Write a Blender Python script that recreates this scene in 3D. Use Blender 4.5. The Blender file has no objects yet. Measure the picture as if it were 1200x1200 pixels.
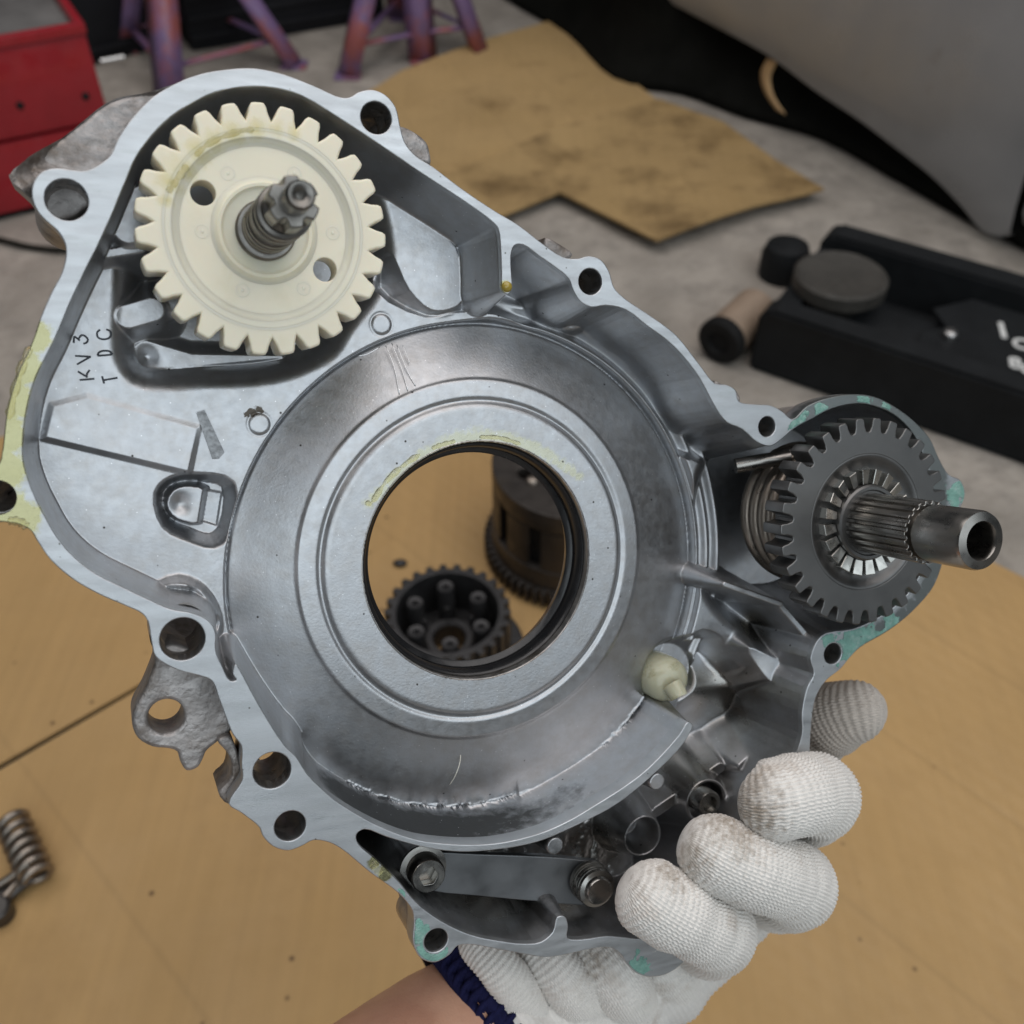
import bpy, bmesh, math, random
import numpy as np
from mathutils import Vector, Matrix
R = math.radians
random.seed(7); np.random.seed(7)
S = bpy.context.scene
COL = S.collection

# ------------------------------------------------------------------ camera
F_PX = 1180.0
CAM = np.array([0.0, 0.0, 0.75])
PITCH = R(45)
cd = bpy.data.cameras.new('camera'); cam = bpy.data.objects.new('camera', cd); COL.objects.link(cam)
cam.location = CAM; cam.rotation_euler = (R(90) - PITCH, 0, 0)
cd.sensor_width = 36; cd.lens = 36 * F_PX / 1200; cd.clip_start = 0.01; cd.clip_end = 200
cd.dof.use_dof = True; cd.dof.focus_distance = 0.335; cd.dof.aperture_fstop = 12
S.camera = cam
# ------------------------------------------------------------------ light
w = bpy.data.worlds.new('World'); S.world = w; w.use_nodes = True
w.node_tree.nodes['Background'].inputs[0].default_value = (0.80, 0.90, 1.0, 1)
w.node_tree.nodes['Background'].inputs[1].default_value = 0.05
def area(name, loc, target, sx, sy, power, col):
    l = bpy.data.lights.new(name, 'AREA'); l.shape = 'RECTANGLE'; l.size = sx; l.size_y = sy
    l.energy = power; l.color = col
    o = bpy.data.objects.new(name, l); COL.objects.link(o); o.location = loc
    o.rotation_euler = (Vector(target) - Vector(loc)).to_track_quat('-Z', 'Y').to_euler()
    return o
area('doorway_light', (1.2, -2.3, 2.7), (0, .25, .5), 6.6, 2.8, 118, (0.85, 0.94, 1.0))
area('ceiling_light', (0.1, 0.75, 2.65), (0.05, .5, .2), 4.0, 2.4, 70, (1.0, 0.955, 0.94))
S.view_settings.view_transform = 'Standard'; S.view_settings.look = 'None'
S.view_settings.exposure = -0.27; S.view_settings.gamma = 1
S.render.resolution_x = 1024; S.render.resolution_y = 1024

# ------------------------------------------------------------------ geometry of the place
cR = np.array([1.0, 0, 0]); cU = np.array([0, math.sin(PITCH), math.cos(PITCH)]); cB = np.array([0, -math.cos(PITCH), math.sin(PITCH)])
def ray(px, py):
    return (px - 600) / F_PX * cR - (py - 600) / F_PX * cU - cB
nc = np.array([0.375, -0.105, 0.921]); nc /= np.linalg.norm(nc)      # face of the casting, in the tilt it is held at
uc = np.array([1.0, 0, 0]) - nc[0] * nc; uc /= np.linalg.norm(uc)
vc = np.cross(nc, uc)
def c2w(a): return a[0] * cR + a[1] * cU + a[2] * cB
N, U, V = c2w(nc), c2w(uc), c2w(vc)
ORG = CAM - cB * 0.33
M_CASE = Matrix(((U[0], V[0], N[0], ORG[0]), (U[1], V[1], N[1], ORG[1]), (U[2], V[2], N[2], ORG[2]), (0, 0, 0, 1)))
def P(px, py, w=0.0):            # where a line of sight meets the plane w millimetres above the flange: (u, v, w) in metres
    r = ray(px, py); q = ORG + N * (w * 1e-3)
    t = np.dot(q - CAM, N) / np.dot(r, N)
    h = CAM + r * t - ORG
    return np.array([np.dot(h, U), np.dot(h, V), w * 1e-3])
def PW(px, py, w=0.0):
    p = P(px, py, w); return ORG + U * p[0] + V * p[1] + N * p[2]
def G(px, py, z=0.0):            # where a line of sight meets the ground (or a level z above it)
    r = ray(px, py); t = (z - CAM[2]) / r[2]
    return CAM + r * t
def pp(pts, w=0.0): return [P(x, y, w) for x, y in pts]
def catmull(pts, n=4, closed=True):
    pts = [np.asarray(p, float) for p in pts]; m = len(pts); out = []
    for i in range(m if closed else m - 1):
        if closed: p0, p1, p2, p3 = pts[i-1], pts[i], pts[(i+1) % m], pts[(i+2) % m]
        else: p0, p1, p2, p3 = pts[max(i-1, 0)], pts[i], pts[i+1], pts[min(i+2, m-1)]
        d1 = max(np.linalg.norm(p1-p0), 1e-9)**.5; d2 = max(np.linalg.norm(p2-p1), 1e-9)**.5; d3 = max(np.linalg.norm(p3-p2), 1e-9)**.5
        m1 = (p2-p1) + d2*((p1-p0)/d1 - (p2-p0)/(d1+d2)) if d1 > 1e-4 else (p2-p1)
        m2 = (p2-p1) + d2*((p3-p2)/d3 - (p3-p1)/(d2+d3)) if d3 > 1e-4 else (p2-p1)
        for k in range(n):
            t = k / n
            out.append((2*t**3-3*t**2+1)*p1 + (t**3-2*t**2+t)*m1 + (-2*t**3+3*t**2)*p2 + (t**3-t**2)*m2)
    if not closed: out.append(pts[-1])
    return out

# ------------------------------------------------------------------ materials
def mat(name, base, metal=0.0, rough=0.5, var=0.12, vscale=40, rvar=0.12, bump=0.0, bscale=400, col2=None, c2scale=60, c2amt=(0.55, 0.75), coat=0.0, stretch=None, ior=None, sss=0, det=6):
    m = bpy.data.materials.new(name); m.use_nodes = True; nt = m.node_tree; nd = nt.nodes; L = nt.links
    b = nd['Principled BSDF']
    b.inputs['Metallic'].default_value = metal; b.inputs['Coat Weight'].default_value = coat
    if coat: b.inputs['Coat Roughness'].default_value = 0.05
    if rough >= .45 and sum(base) < .1: b.inputs['Specular IOR Level'].default_value = .12
    if ior: b.inputs['IOR'].default_value = ior
    if sss:
        b.inputs['Subsurface Weight'].default_value = sss; b.inputs['Subsurface Scale'].default_value = 0.004
        b.inputs['Subsurface Radius'].default_value = (1.0, 0.6, 0.35)
    tc = nd.new('ShaderNodeTexCoord'); mp = nd.new('ShaderNodeMapping'); L.new(tc.outputs['Object'], mp.inputs[0])
    if stretch: mp.inputs['Scale'].default_value = stretch[:3]; 
    if stretch and len(stretch) > 3: mp.inputs['Rotation'].default_value = (0, 0, R(stretch[3]))
    n1 = nd.new('ShaderNodeTexNoise'); n1.inputs['Scale'].default_value = vscale; n1.inputs['Detail'].default_value = det; n1.inputs['Roughness'].default_value = .62
    L.new(mp.outputs[0], n1.inputs['Vector'])
    hs = nd.new('ShaderNodeHueSaturation'); hs.inputs['Color'].default_value = (*base, 1)
    mr = nd.new('ShaderNodeMapRange'); mr.inputs[1].default_value = .25; mr.inputs[2].default_value = .75; mr.inputs[3].default_value = 1-var; mr.inputs[4].default_value = 1+var
    L.new(n1.outputs['Fac'], mr.inputs[0]); L.new(mr.outputs[0], hs.inputs['Value'])
    cur = hs.outputs[0]
    if col2:
        n2 = nd.new('ShaderNodeTexNoise'); n2.inputs['Scale'].default_value = c2scale; n2.inputs['Detail'].default_value = 8; n2.inputs['Roughness'].default_value = .65
        L.new(mp.outputs[0], n2.inputs['Vector'])
        m2 = nd.new('ShaderNodeMapRange'); m2.inputs[1].default_value = c2amt[0]; m2.inputs[2].default_value = c2amt[1]; L.new(n2.outputs['Fac'], m2.inputs[0])
        mx = nd.new('ShaderNodeMix'); mx.data_type = 'RGBA'; L.new(m2.outputs[0], mx.inputs[0]); L.new(cur, mx.inputs[6]); mx.inputs[7].default_value = (*col2, 1)
        cur = mx.outputs[2]
    L.new(cur, b.inputs['Base Color'])
    n3 = nd.new('ShaderNodeTexNoise'); n3.inputs['Scale'].default_value = vscale*2.3; n3.inputs['Detail'].default_value = 5; L.new(mp.outputs[0], n3.inputs['Vector'])
    rr = nd.new('ShaderNodeMapRange'); rr.inputs[1].default_value = .3; rr.inputs[2].default_value = .7; rr.inputs[3].default_value = max(rough-rvar, .03); rr.inputs[4].default_value = min(rough+rvar, 1)
    L.new(n3.outputs['Fac'], rr.inputs[0]); L.new(rr.outputs[0], b.inputs['Roughness'])
    if bump:
        n4 = nd.new('ShaderNodeTexNoise'); n4.inputs['Scale'].default_value = bscale; n4.inputs['Detail'].default_value = 6; L.new(mp.outputs[0], n4.inputs['Vector'])
        bp = nd.new('ShaderNodeBump'); bp.inputs['Strength'].default_value = 1; bp.inputs['Distance'].default_value = bump
        L.new(n4.outputs['Fac'], bp.inputs['Height']); L.new(bp.outputs[0], b.inputs['Normal'])
        m['bump'] = bp.name
    m['last'] = cur.node.name
    return m
def stain(m, spots, col, rough=None, soft=0.5, nscale=90, namp=0.5, ring=False, amt=1.0):
    """stains of a shape of their own: blobs (x,y,z,radius) in the object's own space with a ragged edge"""
    nt = m.node_tree; nd = nt.nodes; L = nt.links; b = nd['Principled BSDF']
    tc = nd.new('ShaderNodeTexCoord'); ns = nd.new('ShaderNodeTexNoise'); ns.inputs['Scale'].default_value = nscale; ns.inputs['Detail'].default_value = 9; ns.inputs['Roughness'].default_value = .62
    L.new(tc.outputs['Object'], ns.inputs['Vector'])
    cur = None
    for (x, y, z, rad) in spots:
        vd = nd.new('ShaderNodeVectorMath'); vd.operation = 'DISTANCE'; L.new(tc.outputs['Object'], vd.inputs[0]); vd.inputs[1].default_value = (x, y, z)
        dv = nd.new('ShaderNodeMath'); dv.operation = 'DIVIDE'; L.new(vd.outputs['Value'], dv.inputs[0]); dv.inputs[1].default_value = rad
        if cur is None: cur = dv.outputs[0]
        else:
            mn = nd.new('ShaderNodeMath'); mn.operation = 'MINIMUM'; L.new(cur, mn.inputs[0]); L.new(dv.outputs[0], mn.inputs[1]); cur = mn.outputs[0]
    ad = nd.new('ShaderNodeMath'); ad.operation = 'MULTIPLY_ADD'; L.new(ns.outputs['Fac'], ad.inputs[0]); ad.inputs[1].default_value = namp*4.4; L.new(cur, ad.inputs[2])
    mr = nd.new('ShaderNodeMapRange'); mr.inputs[1].default_value = 1+namp*2.2; mr.inputs[2].default_value = 1+namp*2.2-soft; mr.inputs[3].default_value = 0; mr.inputs[4].default_value = amt
    L.new(ad.outputs[0], mr.inputs[0])
    for sock, val in (('Base Color', (*col, 1)), ('Roughness', rough)):
        if val is None: continue
        src = b.inputs[sock].links[0].from_socket
        mx = nd.new('ShaderNodeMix'); L.new(mr.outputs[0], mx.inputs[0])
        if sock == 'Base Color': mx.data_type = 'RGBA'; L.new(src, mx.inputs[6]); mx.inputs[7].default_value = val; L.new(mx.outputs[2], b.inputs[sock])
        else: L.new(src, mx.inputs[2]); mx.inputs[3].default_value = val; L.new(mx.outputs[0], b.inputs[sock])
    return m

def specks(m, scale, frac, rad, col):
    """sparse small pits or spots"""
    nt = m.node_tree; nd = nt.nodes; L = nt.links; b = nd['Principled BSDF']; tc = nd.new('ShaderNodeTexCoord')
    v = nd.new('ShaderNodeTexVoronoi'); v.inputs['Scale'].default_value = scale; L.new(tc.outputs['Object'], v.inputs['Vector'])
    vr = nd.new('ShaderNodeMapRange'); vr.inputs[1].default_value = rad; vr.inputs[2].default_value = rad*.5; L.new(v.outputs['Distance'], vr.inputs[0])
    sp = nd.new('ShaderNodeSeparateColor'); L.new(v.outputs['Color'], sp.inputs[0])
    ck = nd.new('ShaderNodeMath'); ck.operation = 'LESS_THAN'; ck.inputs[1].default_value = frac; L.new(sp.outputs[0], ck.inputs[0])
    ml = nd.new('ShaderNodeMath'); ml.operation = 'MULTIPLY'; L.new(vr.outputs[0], ml.inputs[0]); L.new(ck.outputs[0], ml.inputs[1])
    src = b.inputs['Base Color'].links[0].from_socket
    mx = nd.new('ShaderNodeMix'); mx.data_type = 'RGBA'; L.new(ml.outputs[0], mx.inputs[0]); L.new(src, mx.inputs[6]); mx.inputs[7].default_value = (*col, 1); L.new(mx.outputs[2], b.inputs['Base Color'])
# ------------------------------------------------------------------ object helpers
def thing(name, label, cat, M=None, group=None):
    o = bpy.data.objects.new(name, None); COL.objects.link(o); o.empty_display_size = .02
    if M is not None: o.matrix_world = M
    o['label'] = label; o['category'] = cat
    if group: o['group'] = group
    return o
def tag(o, label, cat, group=None):
    o['label'] = label; o['category'] = cat
    if group: o['group'] = group
    return o
def link(name, me, m, parent=None, smooth=None):
    me.name = name
    if m is not None: me.materials.append(m) if len(me.materials) == 0 else None
    if smooth is not None:
        for p in me.polygons: p.use_smooth = True
        if smooth < 179: me.set_sharp_from_angle(angle=R(smooth))
    o = bpy.data.objects.new(name, me); COL.objects.link(o)
    if parent is not None: o.parent = parent
    return o
def from_np(verts, faces):
    me = bpy.data.meshes.new('m'); me.from_pydata([tuple(v) for v in verts], [], [tuple(int(i) for i in f) for f in faces]); me.update()
    return me
def grid_mesh(Vg, close_u=False, close_v=False):
    """quad mesh from an array of points (nu, nv, 3)"""
    nu, nv = Vg.shape[:2]
    idx = np.arange(nu*nv).reshape(nu, nv)
    a = np.vstack([idx, idx[:1]]) if close_u else idx
    a = np.hstack([a, a[:, :1]]) if close_v else a
    q = np.stack([a[:-1, :-1], a[1:, :-1], a[1:, 1:], a[:-1, 1:]], -1).reshape(-1, 4)
    return np_mesh(Vg.reshape(-1, 3), q)
def np_mesh(v, q):
    me = bpy.data.meshes.new('m')
    k = q.shape[1]
    me.vertices.add(len(v)); me.vertices.foreach_set('co', np.ascontiguousarray(v, np.float32).ravel())
    me.loops.add(q.size); me.loops.foreach_set('vertex_index', np.ascontiguousarray(q, np.int32).ravel())
    me.polygons.add(len(q)); me.polygons.foreach_set('loop_start', np.arange(0, q.size, k, dtype=np.int32))
    me.update(calc_edges=True); me.validate()
    return me
def join(meshes):
    bm = bmesh.new()
    for me in meshes:
        bm.from_mesh(me); bpy.data.meshes.remove(me)
    out = bpy.data.meshes.new('m'); bm.to_mesh(out); bm.free(); return out
def xform(me, M): me.transform(M); me.update(); return me
def plate(loops, top, bot, bev=0.0003, res=2):
    """flat plate with holes from closed outlines (u, v), faces at heights top and bot, edges rounded"""
    c = bpy.data.curves.new('c', 'CURVE'); c.dimensions = '2D'; c.fill_mode = 'BOTH'
    c.extrude = max((top-bot)/2 - bev, 1e-5); c.bevel_depth = bev; c.bevel_resolution = res; c.offset = -bev
    for lp in loops:
        s = c.splines.new('POLY'); s.points.add(len(lp)-1); s.use_cyclic_u = True
        for i, p in enumerate(lp): s.points[i].co = (p[0], p[1], 0, 1)
    o = bpy.data.objects.new('c', c); COL.objects.link(o)
    dg = bpy.context.evaluated_depsgraph_get(); dg.update()
    me = bpy.data.meshes.new_from_object(o.evaluated_get(dg))
    bpy.data.objects.remove(o); bpy.data.curves.remove(c)
    me.materials.clear()
    me.transform(Matrix.Translation((0, 0, (top+bot)/2)))
    return me
def circ(c, r, n=40, ph=0.0): return [(c[0]+r*math.cos(ph+2*math.pi*i/n), c[1]+r*math.sin(ph+2*math.pi*i/n)) for i in range(n)]
def lathe(prof, n=64, c=(0, 0)):
    """prof: (r, z) list turned about z"""
    a = np.arange(n)*2*np.pi/n
    Vg = np.array([[(c[0]+r*math.cos(t), c[1]+r*math.sin(t), z) for r, z in prof] for t in a])
    return grid_mesh(Vg, close_u=True)
def frames(path):
    path = np.asarray(path, float); T = np.gradient(path, axis=0); T /= np.linalg.norm(T, axis=1)[:, None]
    return path, T
def tube(path, ra, rb=None, hint=(0, 0, 1), n=16, caps=True):
    path, T = frames(path); m = len(path)
    ra = np.full(m, ra) if np.isscalar(ra) else np.asarray(ra); rb = ra if rb is None else (np.full(m, rb) if np.isscalar(rb) else np.asarray(rb))
    h = np.asarray(hint, float)
    a = np.arange(n)*2*np.pi/n; Vg = np.zeros((m, n, 3))
    B = h - np.dot(h, T[0])*T[0]
    if np.linalg.norm(B) < 1e-6: B = np.array([1., 0, 0]) - T[0][0]*T[0]
    for i in range(m):
        B = B - np.dot(B, T[i])*T[i]; B /= np.linalg.norm(B); A = np.cross(B, T[i])
        Vg[i] = path[i] + ra[i]*np.cos(a)[:, None]*A + rb[i]*np.sin(a)[:, None]*B
    me = grid_mesh(Vg, close_v=True)
    if caps:
        bm = bmesh.new(); bm.from_mesh(me); bm.verts.ensure_lookup_table()
        bm.faces.new([bm.verts[i] for i in range(n)][::-1] if False else [bm.verts[i] for i in range(n)])
        bm.faces.new([bm.verts[(m-1)*n+i] for i in range(n)][::-1])
        bmesh.ops.recalc_face_normals(bm, faces=bm.faces); bm.to_mesh(me); bm.free()
    return me
def helix(r, z0, z1, turns, wire, per=28, n=10, c=(0, 0), taper=None):
    k = int(turns*per); t = np.linspace(0, 1, k); a = t*turns*2*np.pi
    rr = r if taper is None else r + (taper-r)*t
    path = np.stack([c[0]+rr*np.cos(a), c[1]+rr*np.sin(a), z0+(z1-z0)*t], -1)
    return tube(path, wire, n=n)
def box(x0, x1, y0, y1, z0, z1, bev=0.0, seg=2):
    bm = bmesh.new(); bmesh.ops.create_cube(bm, size=1)
    for v in bm.verts: v.co = ((x0+x1)/2+v.co.x*(x1-x0), (y0+y1)/2+v.co.y*(y1-y0), (z0+z1)/2+v.co.z*(z1-z0))
    if bev: bmesh.ops.bevel(bm, geom=bm.edges[:], offset=bev, segments=seg, profile=.6, affect='EDGES')
    me = bpy.data.meshes.new('m'); bm.to_mesh(me); bm.free(); return me
def noise2(u, v, seed=0, octs=4, base=1.0):
    """cheap smooth value noise"""
    rs = np.random.RandomState(seed); out = np.zeros_like(u); amp = 1.0; f = base
    for o in range(octs):
        tb = rs.rand(64, 64); x = u*f; y = v*f
        xi = np.floor(x).astype(int); yi = np.floor(y).astype(int); fx = x-xi; fy = y-yi
        fx = fx*fx*(3-2*fx); fy = fy*fy*(3-2*fy)
        g = lambda i, j: tb[(xi+i) % 64, (yi+j) % 64]
        out += amp*((g(0,0)*(1-fx)+g(1,0)*fx)*(1-fy)+(g(0,1)*(1-fx)+g(1,1)*fx)*fy-.5); amp *= .5; f *= 2.03
    return out

# ================================================================== the setting
m_conc = mat('concrete', (0.33, 0.295, 0.255), rough=.85, var=.38, vscale=26, bump=.004, bscale=70, col2=(0.17, 0.15, 0.125), c2scale=13, c2amt=(.5, .72), det=10)
gm = from_np([(-6, -4, 0), (6, -4, 0), (6, 10, 0), (-6, 10, 0)], [(0, 1, 2, 3)])
g = link('ground', gm, m_conc); g['kind'] = 'structure'

def cardboard_mat(name, base, ang, dark, cs=6.5, ca=(.54, .76)):
    m = mat(name, base, rough=.66, var=.10, vscale=5, col2=dark, c2scale=cs, c2amt=ca, rvar=.12)
    nt = m.node_tree; nd = nt.nodes; L = nt.links
    tc = nd.new('ShaderNodeTexCoord'); mp = nd.new('ShaderNodeMapping'); mp.inputs['Rotation'].default_value = (0, 0, R(ang)); L.new(tc.outputs['Object'], mp.inputs[0])
    wv = nd.new('ShaderNodeTexWave'); wv.inputs['Scale'].default_value = 22; wv.inputs['Distortion'].default_value = 1.2; wv.inputs['Detail'].default_value = 3; wv.inputs['Detail Scale'].default_value = 2
    L.new(mp.outputs[0], wv.inputs['Vector'])
    bp = nd.new('ShaderNodeBump'); bp.inputs['Distance'].default_value = .0009; bp.inputs['Strength'].default_value = .25; L.new(wv.outputs['Fac'], bp.inputs['Height'])
    L.new(bp.outputs[0], nd['Principled BSDF'].inputs['Normal'])
    # faint liner streaks along the flutes
    src = nd['Principled BSDF'].inputs['Base Color'].links[0].from_socket
    mp2 = nd.new('ShaderNodeMapping'); mp2.inputs['Rotation'].default_value = (0, 0, R(ang)); mp2.inputs['Scale'].default_value = (60, 3, 1); L.new(tc.outputs['Object'], mp2.inputs[0])
    nn = nd.new('ShaderNodeTexNoise'); nn.inputs['Scale'].default_value = 2.0; nn.inputs['Detail'].default_value = 4; L.new(mp2.outputs[0], nn.inputs['Vector'])
    mr = nd.new('ShaderNodeMapRange'); mr.inputs[1].default_value = .3; mr.inputs[2].default_value = .7; mr.inputs[3].default_value = .955; mr.inputs[4].default_value = 1.03; L.new(nn.outputs['Fac'], mr.inputs[0])
    hs = nd.new('ShaderNodeHueSaturation'); L.new(src, hs.inputs['Color']); L.new(mr.outputs[0], hs.inputs['Value']); L.new(hs.outputs[0], nd['Principled BSDF'].inputs['Base Color'])
    # folds pressed into the board, running with the flutes
    sx = nd.new('ShaderNodeSeparateXYZ'); L.new(mp.outputs[0], sx.inputs[0])
    vo = nd.new('ShaderNodeTexVoronoi'); vo.voronoi_dimensions = '1D'; vo.feature = 'DISTANCE_TO_EDGE'; vo.inputs['Scale'].default_value = 6.0; L.new(sx.outputs[0], vo.inputs['W'])
    vm = nd.new('ShaderNodeMapRange'); vm.inputs[1].default_value = .0; vm.inputs[2].default_value = .022; vm.inputs[3].default_value = .91; vm.inputs[4].default_value = 1.0; L.new(vo.outputs['Distance'], vm.inputs[0])
    hs2 = nd.new('ShaderNodeHueSaturation'); L.new(hs.outputs[0], hs2.inputs['Color']); L.new(vm.outputs[0], hs2.inputs['Value']); hs = hs2
    bp2 = nd.new('ShaderNodeBump'); bp2.inputs['Distance'].default_value = .002; bp2.inputs['Strength'].default_value = .8; L.new(vm.outputs[0], bp2.inputs['Height']); L.new(bp.outputs[0], bp2.inputs['Normal'])
    dn = nd.new('ShaderNodeTexNoise'); dn.inputs['Scale'].default_value = 28; dn.inputs['Detail'].default_value = 3; L.new(tc.outputs['Object'], dn.inputs['Vector'])
    bp3 = nd.new('ShaderNodeBump'); bp3.inputs['Distance'].default_value = .0035; bp3.inputs['Strength'].default_value = .5; L.new(dn.outputs['Fac'], bp3.inputs['Height']); L.new(bp2.outputs[0], bp3.inputs['Normal'])
    L.new(bp3.outputs[0], nd['Principled BSDF'].inputs['Normal'])
    # small oil spots
    v = nd.new('ShaderNodeTexVoronoi'); v.inputs['Scale'].default_value = 34; v.inputs['Randomness'].default_value = 1; L.new(tc.outputs['Object'], v.inputs['Vector'])
    vr = nd.new('ShaderNodeMapRange'); vr.inputs[1].default_value = .10; vr.inputs[2].default_value = .04; L.new(v.outputs['Distance'], vr.inputs[0])
    ck = nd.new('ShaderNodeMath'); ck.operation = 'GREATER_THAN'; ck.inputs[1].default_value = .5
    sp = nd.new('ShaderNodeSeparateColor'); L.new(v.outputs['Color'], sp.inputs[0]); L.new(sp.outputs[0], ck.inputs[0])
    ml = nd.new('ShaderNodeMath'); ml.operation = 'MULTIPLY'; L.new(vr.outputs[0], ml.inputs[0]); L.new(ck.outputs[0], ml.inputs[1])
    mx = nd.new('ShaderNodeMix'); mx.data_type = 'RGBA'; L.new(ml.outputs[0], mx.inputs[0]); L.new(hs.outputs[0], mx.inputs[6]); mx.inputs[7].default_value = (.16, .09, .035, 1)
    L.new(mx.outputs[2], nd['Principled BSDF'].inputs['Base Color'])
    return m
m_cb1 = cardboard_mat('cardboard', (0.435, 0.27, 0.108), 135.4, (0.37, 0.225, 0.09))
m_cb2 = cardboard_mat('oiled_cardboard', (0.37, 0.245, 0.105), 70, (0.17, 0.105, 0.04), 11, (.47, .68))
m_cb3 = cardboard_mat('stained_cardboard', (0.43, 0.285, 0.125), 160, (0.24, 0.15, 0.06), 9, (.56, .74))
def sheet(name, px, z, th, m, label, curl=0.0, creases=()):
    """a cardboard sheet lying at height z, subdivided so that it can sag and curl at the edges"""
    pts = [G(x, y) for x, y in px]
    xs = [p[0] for p in pts]; ys = [p[1] for p in pts]
    bm = bmesh.new(); vs = [bm.verts.new((p[0], p[1], 0)) for p in pts]; bm.faces.new(vs)
    st = .03
    for ax, lo, hi in ((0, min(xs), max(xs)), (1, min(ys), max(ys))):
        t = lo + st
        while t < hi:
            no = (1, 0, 0) if ax == 0 else (0, 1, 0); co = (t, 0, 0) if ax == 0 else (0, t, 0)
            bmesh.ops.bisect_plane(bm, geom=bm.verts[:]+bm.edges[:]+bm.faces[:], plane_co=co, plane_no=no); t += st
    segs = [(pts[i][:2], pts[(i+1) % len(pts)][:2]) for i in range(len(pts))]
    def dseg(q, a, b):
        t = np.clip(np.dot(q-a, b-a)/np.dot(b-a, b-a), 0, 1); return np.linalg.norm(q-a-t*(b-a))
    for v in bm.verts:
        q = np.array(v.co[:2]); d = min(dseg(q, a, b) for a, b in segs)
        h = .0022*math.sin(q[0]*9+1.3)*math.sin(q[1]*7+.4) + .0022 + curl*math.exp(-d/.035)*(.65+.35*math.sin(q[0]*13+q[1]*8))
        v.co.z = z + th + h
    r = bmesh.ops.extrude_face_region(bm, geom=bm.faces[:])
    for e in r['geom']:
        if isinstance(e, bmesh.types.BMVert): e.co.z -= th
    bmesh.ops.recalc_face_normals(bm, faces=bm.faces)
    me = bpy.data.meshes.new('m'); bm.to_mesh(me); bm.free()
    return tag(link(name, me, m, smooth=35), label, 'cardboard', 'cardboard sheets spread on the floor')
sheet('cardboard_sheet', [(-420, 590), (-150, 545), (300, 470), (700, 430), (1000, 590), (700, 760), (560, 640), (435, 654), (150, 820), (5, 902), (-400, 1132)], .003, .004, m_cb1,
      'tan cardboard sheet left behind the held casting, overlapped by the largest sheet')
sheet('cardboard_sheet', [(-420, 1160), (5, 914), (150, 830), (435, 659), (560, 586), (780, 478), (1118, 651), (1205, 694), (1500, 850), (1900, 1250), (1500, 1750), (600, 2100), (-500, 1750)], .0075, .004, m_cb1,
      'largest tan cardboard sheet, under the gloved hand along the bottom of the picture')
sheet('cardboard_sheet', [(425, 118), (470, 90), (575, 52), (658, 27), (690, 52), (720, 85), (775, 128), (800, 170), (540, 230), (420, 230)], .003, .004, m_cb3,
      'stained cardboard sheet farthest back, its tip pointing at the car', .004)
sheet('cardboard_sheet', [(430, 262), (538, 212), (645, 170), (772, 130), (845, 158), (905, 203), (962, 237), (880, 260), (768, 300), (655, 240), (600, 262), (500, 310)], .012, .004, m_cb2,
      'oil stained cardboard sheet with a notched near edge lifted over the concrete', .010)

# ------------------------------------------------------------------ red tool chest
m_red = mat('red_paint', (0.29, 0.010, 0.018), rough=.36, var=.14, vscale=18, coat=.3, col2=(.12, .01, .012), c2scale=25, c2amt=(.66, .75))
m_black = mat('black_paint', (0.013, 0.014, 0.015), rough=.48, var=.3, vscale=20, bump=.0004, bscale=200)
m_dark = mat('dark_plastic', (0.014, 0.014, 0.016), rough=.6, var=.3, vscale=10)
m_steel = mat('bare_steel', (0.5, 0.49, 0.48), metal=1, rough=.35, var=.15, vscale=120)
bl, br = G(-190, 306), G(152, 226)
d = (br-bl); L_ = np.linalg.norm(d); d /= L_; e = np.array([-d[1], d[0], 0])
Mt = Matrix(((d[0], e[0], 0, br[0]), (d[1], e[1], 0, br[1]), (0, 0, 1, 0), (0, 0, 0, 1)))
chest = thing('tool_chest', 'red metal tool chest on the floor at the upper left, open tray on top', 'tool chest', Mt)
link('drawer', box(-L_, 0, 0, .24, .012, .112, .004), m_red, chest, 40)
link('drawer', box(-L_-.002, .002, -.004, .24, .117, .236, .005), m_red, chest, 40)
lip = join([box(-L_-.004, .004, -.008, .004, .2365, .252, .003), box(-L_-.004, .004, .236, .246, .2365, .252, .003), box(-.008, .004, .0045, .2355, .2365, .252, .003)])
link('lid_lip', lip, m_red, chest, 40)
link('tray', box(-L_+.01, -.009, .006, .234, .2365, .2385), mat('grey_mat', (.12, .115, .11), rough=.8, var=.4, vscale=14), chest)
link('base', box(-L_+.01, -.01, .012, .22, .0, .0115), m_black, chest)
for x, z in ((-.022, .155), (-.16, .185), (-.11, .16)):
    s = lathe([(0, .0022), (.004, .0022), (.0052, .001), (.0056, -.001)], 14); s.transform(Matrix.Translation((x, -.0045, z)) @ Matrix.Rotation(R(90), 4, 'X'))
    link('rivet', s, m_black, chest, 50)
pin = tube([G(118, 72, .19), G(137, 67, .19)+np.array([.01, 0, 0])], .004, n=10)
link('hinge_rod', pin, m_steel, None, 50)
pr = bpy.data.objects['hinge_rod']; pr.parent = chest; pr.matrix_parent_inverse = Mt.inverted()

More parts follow.
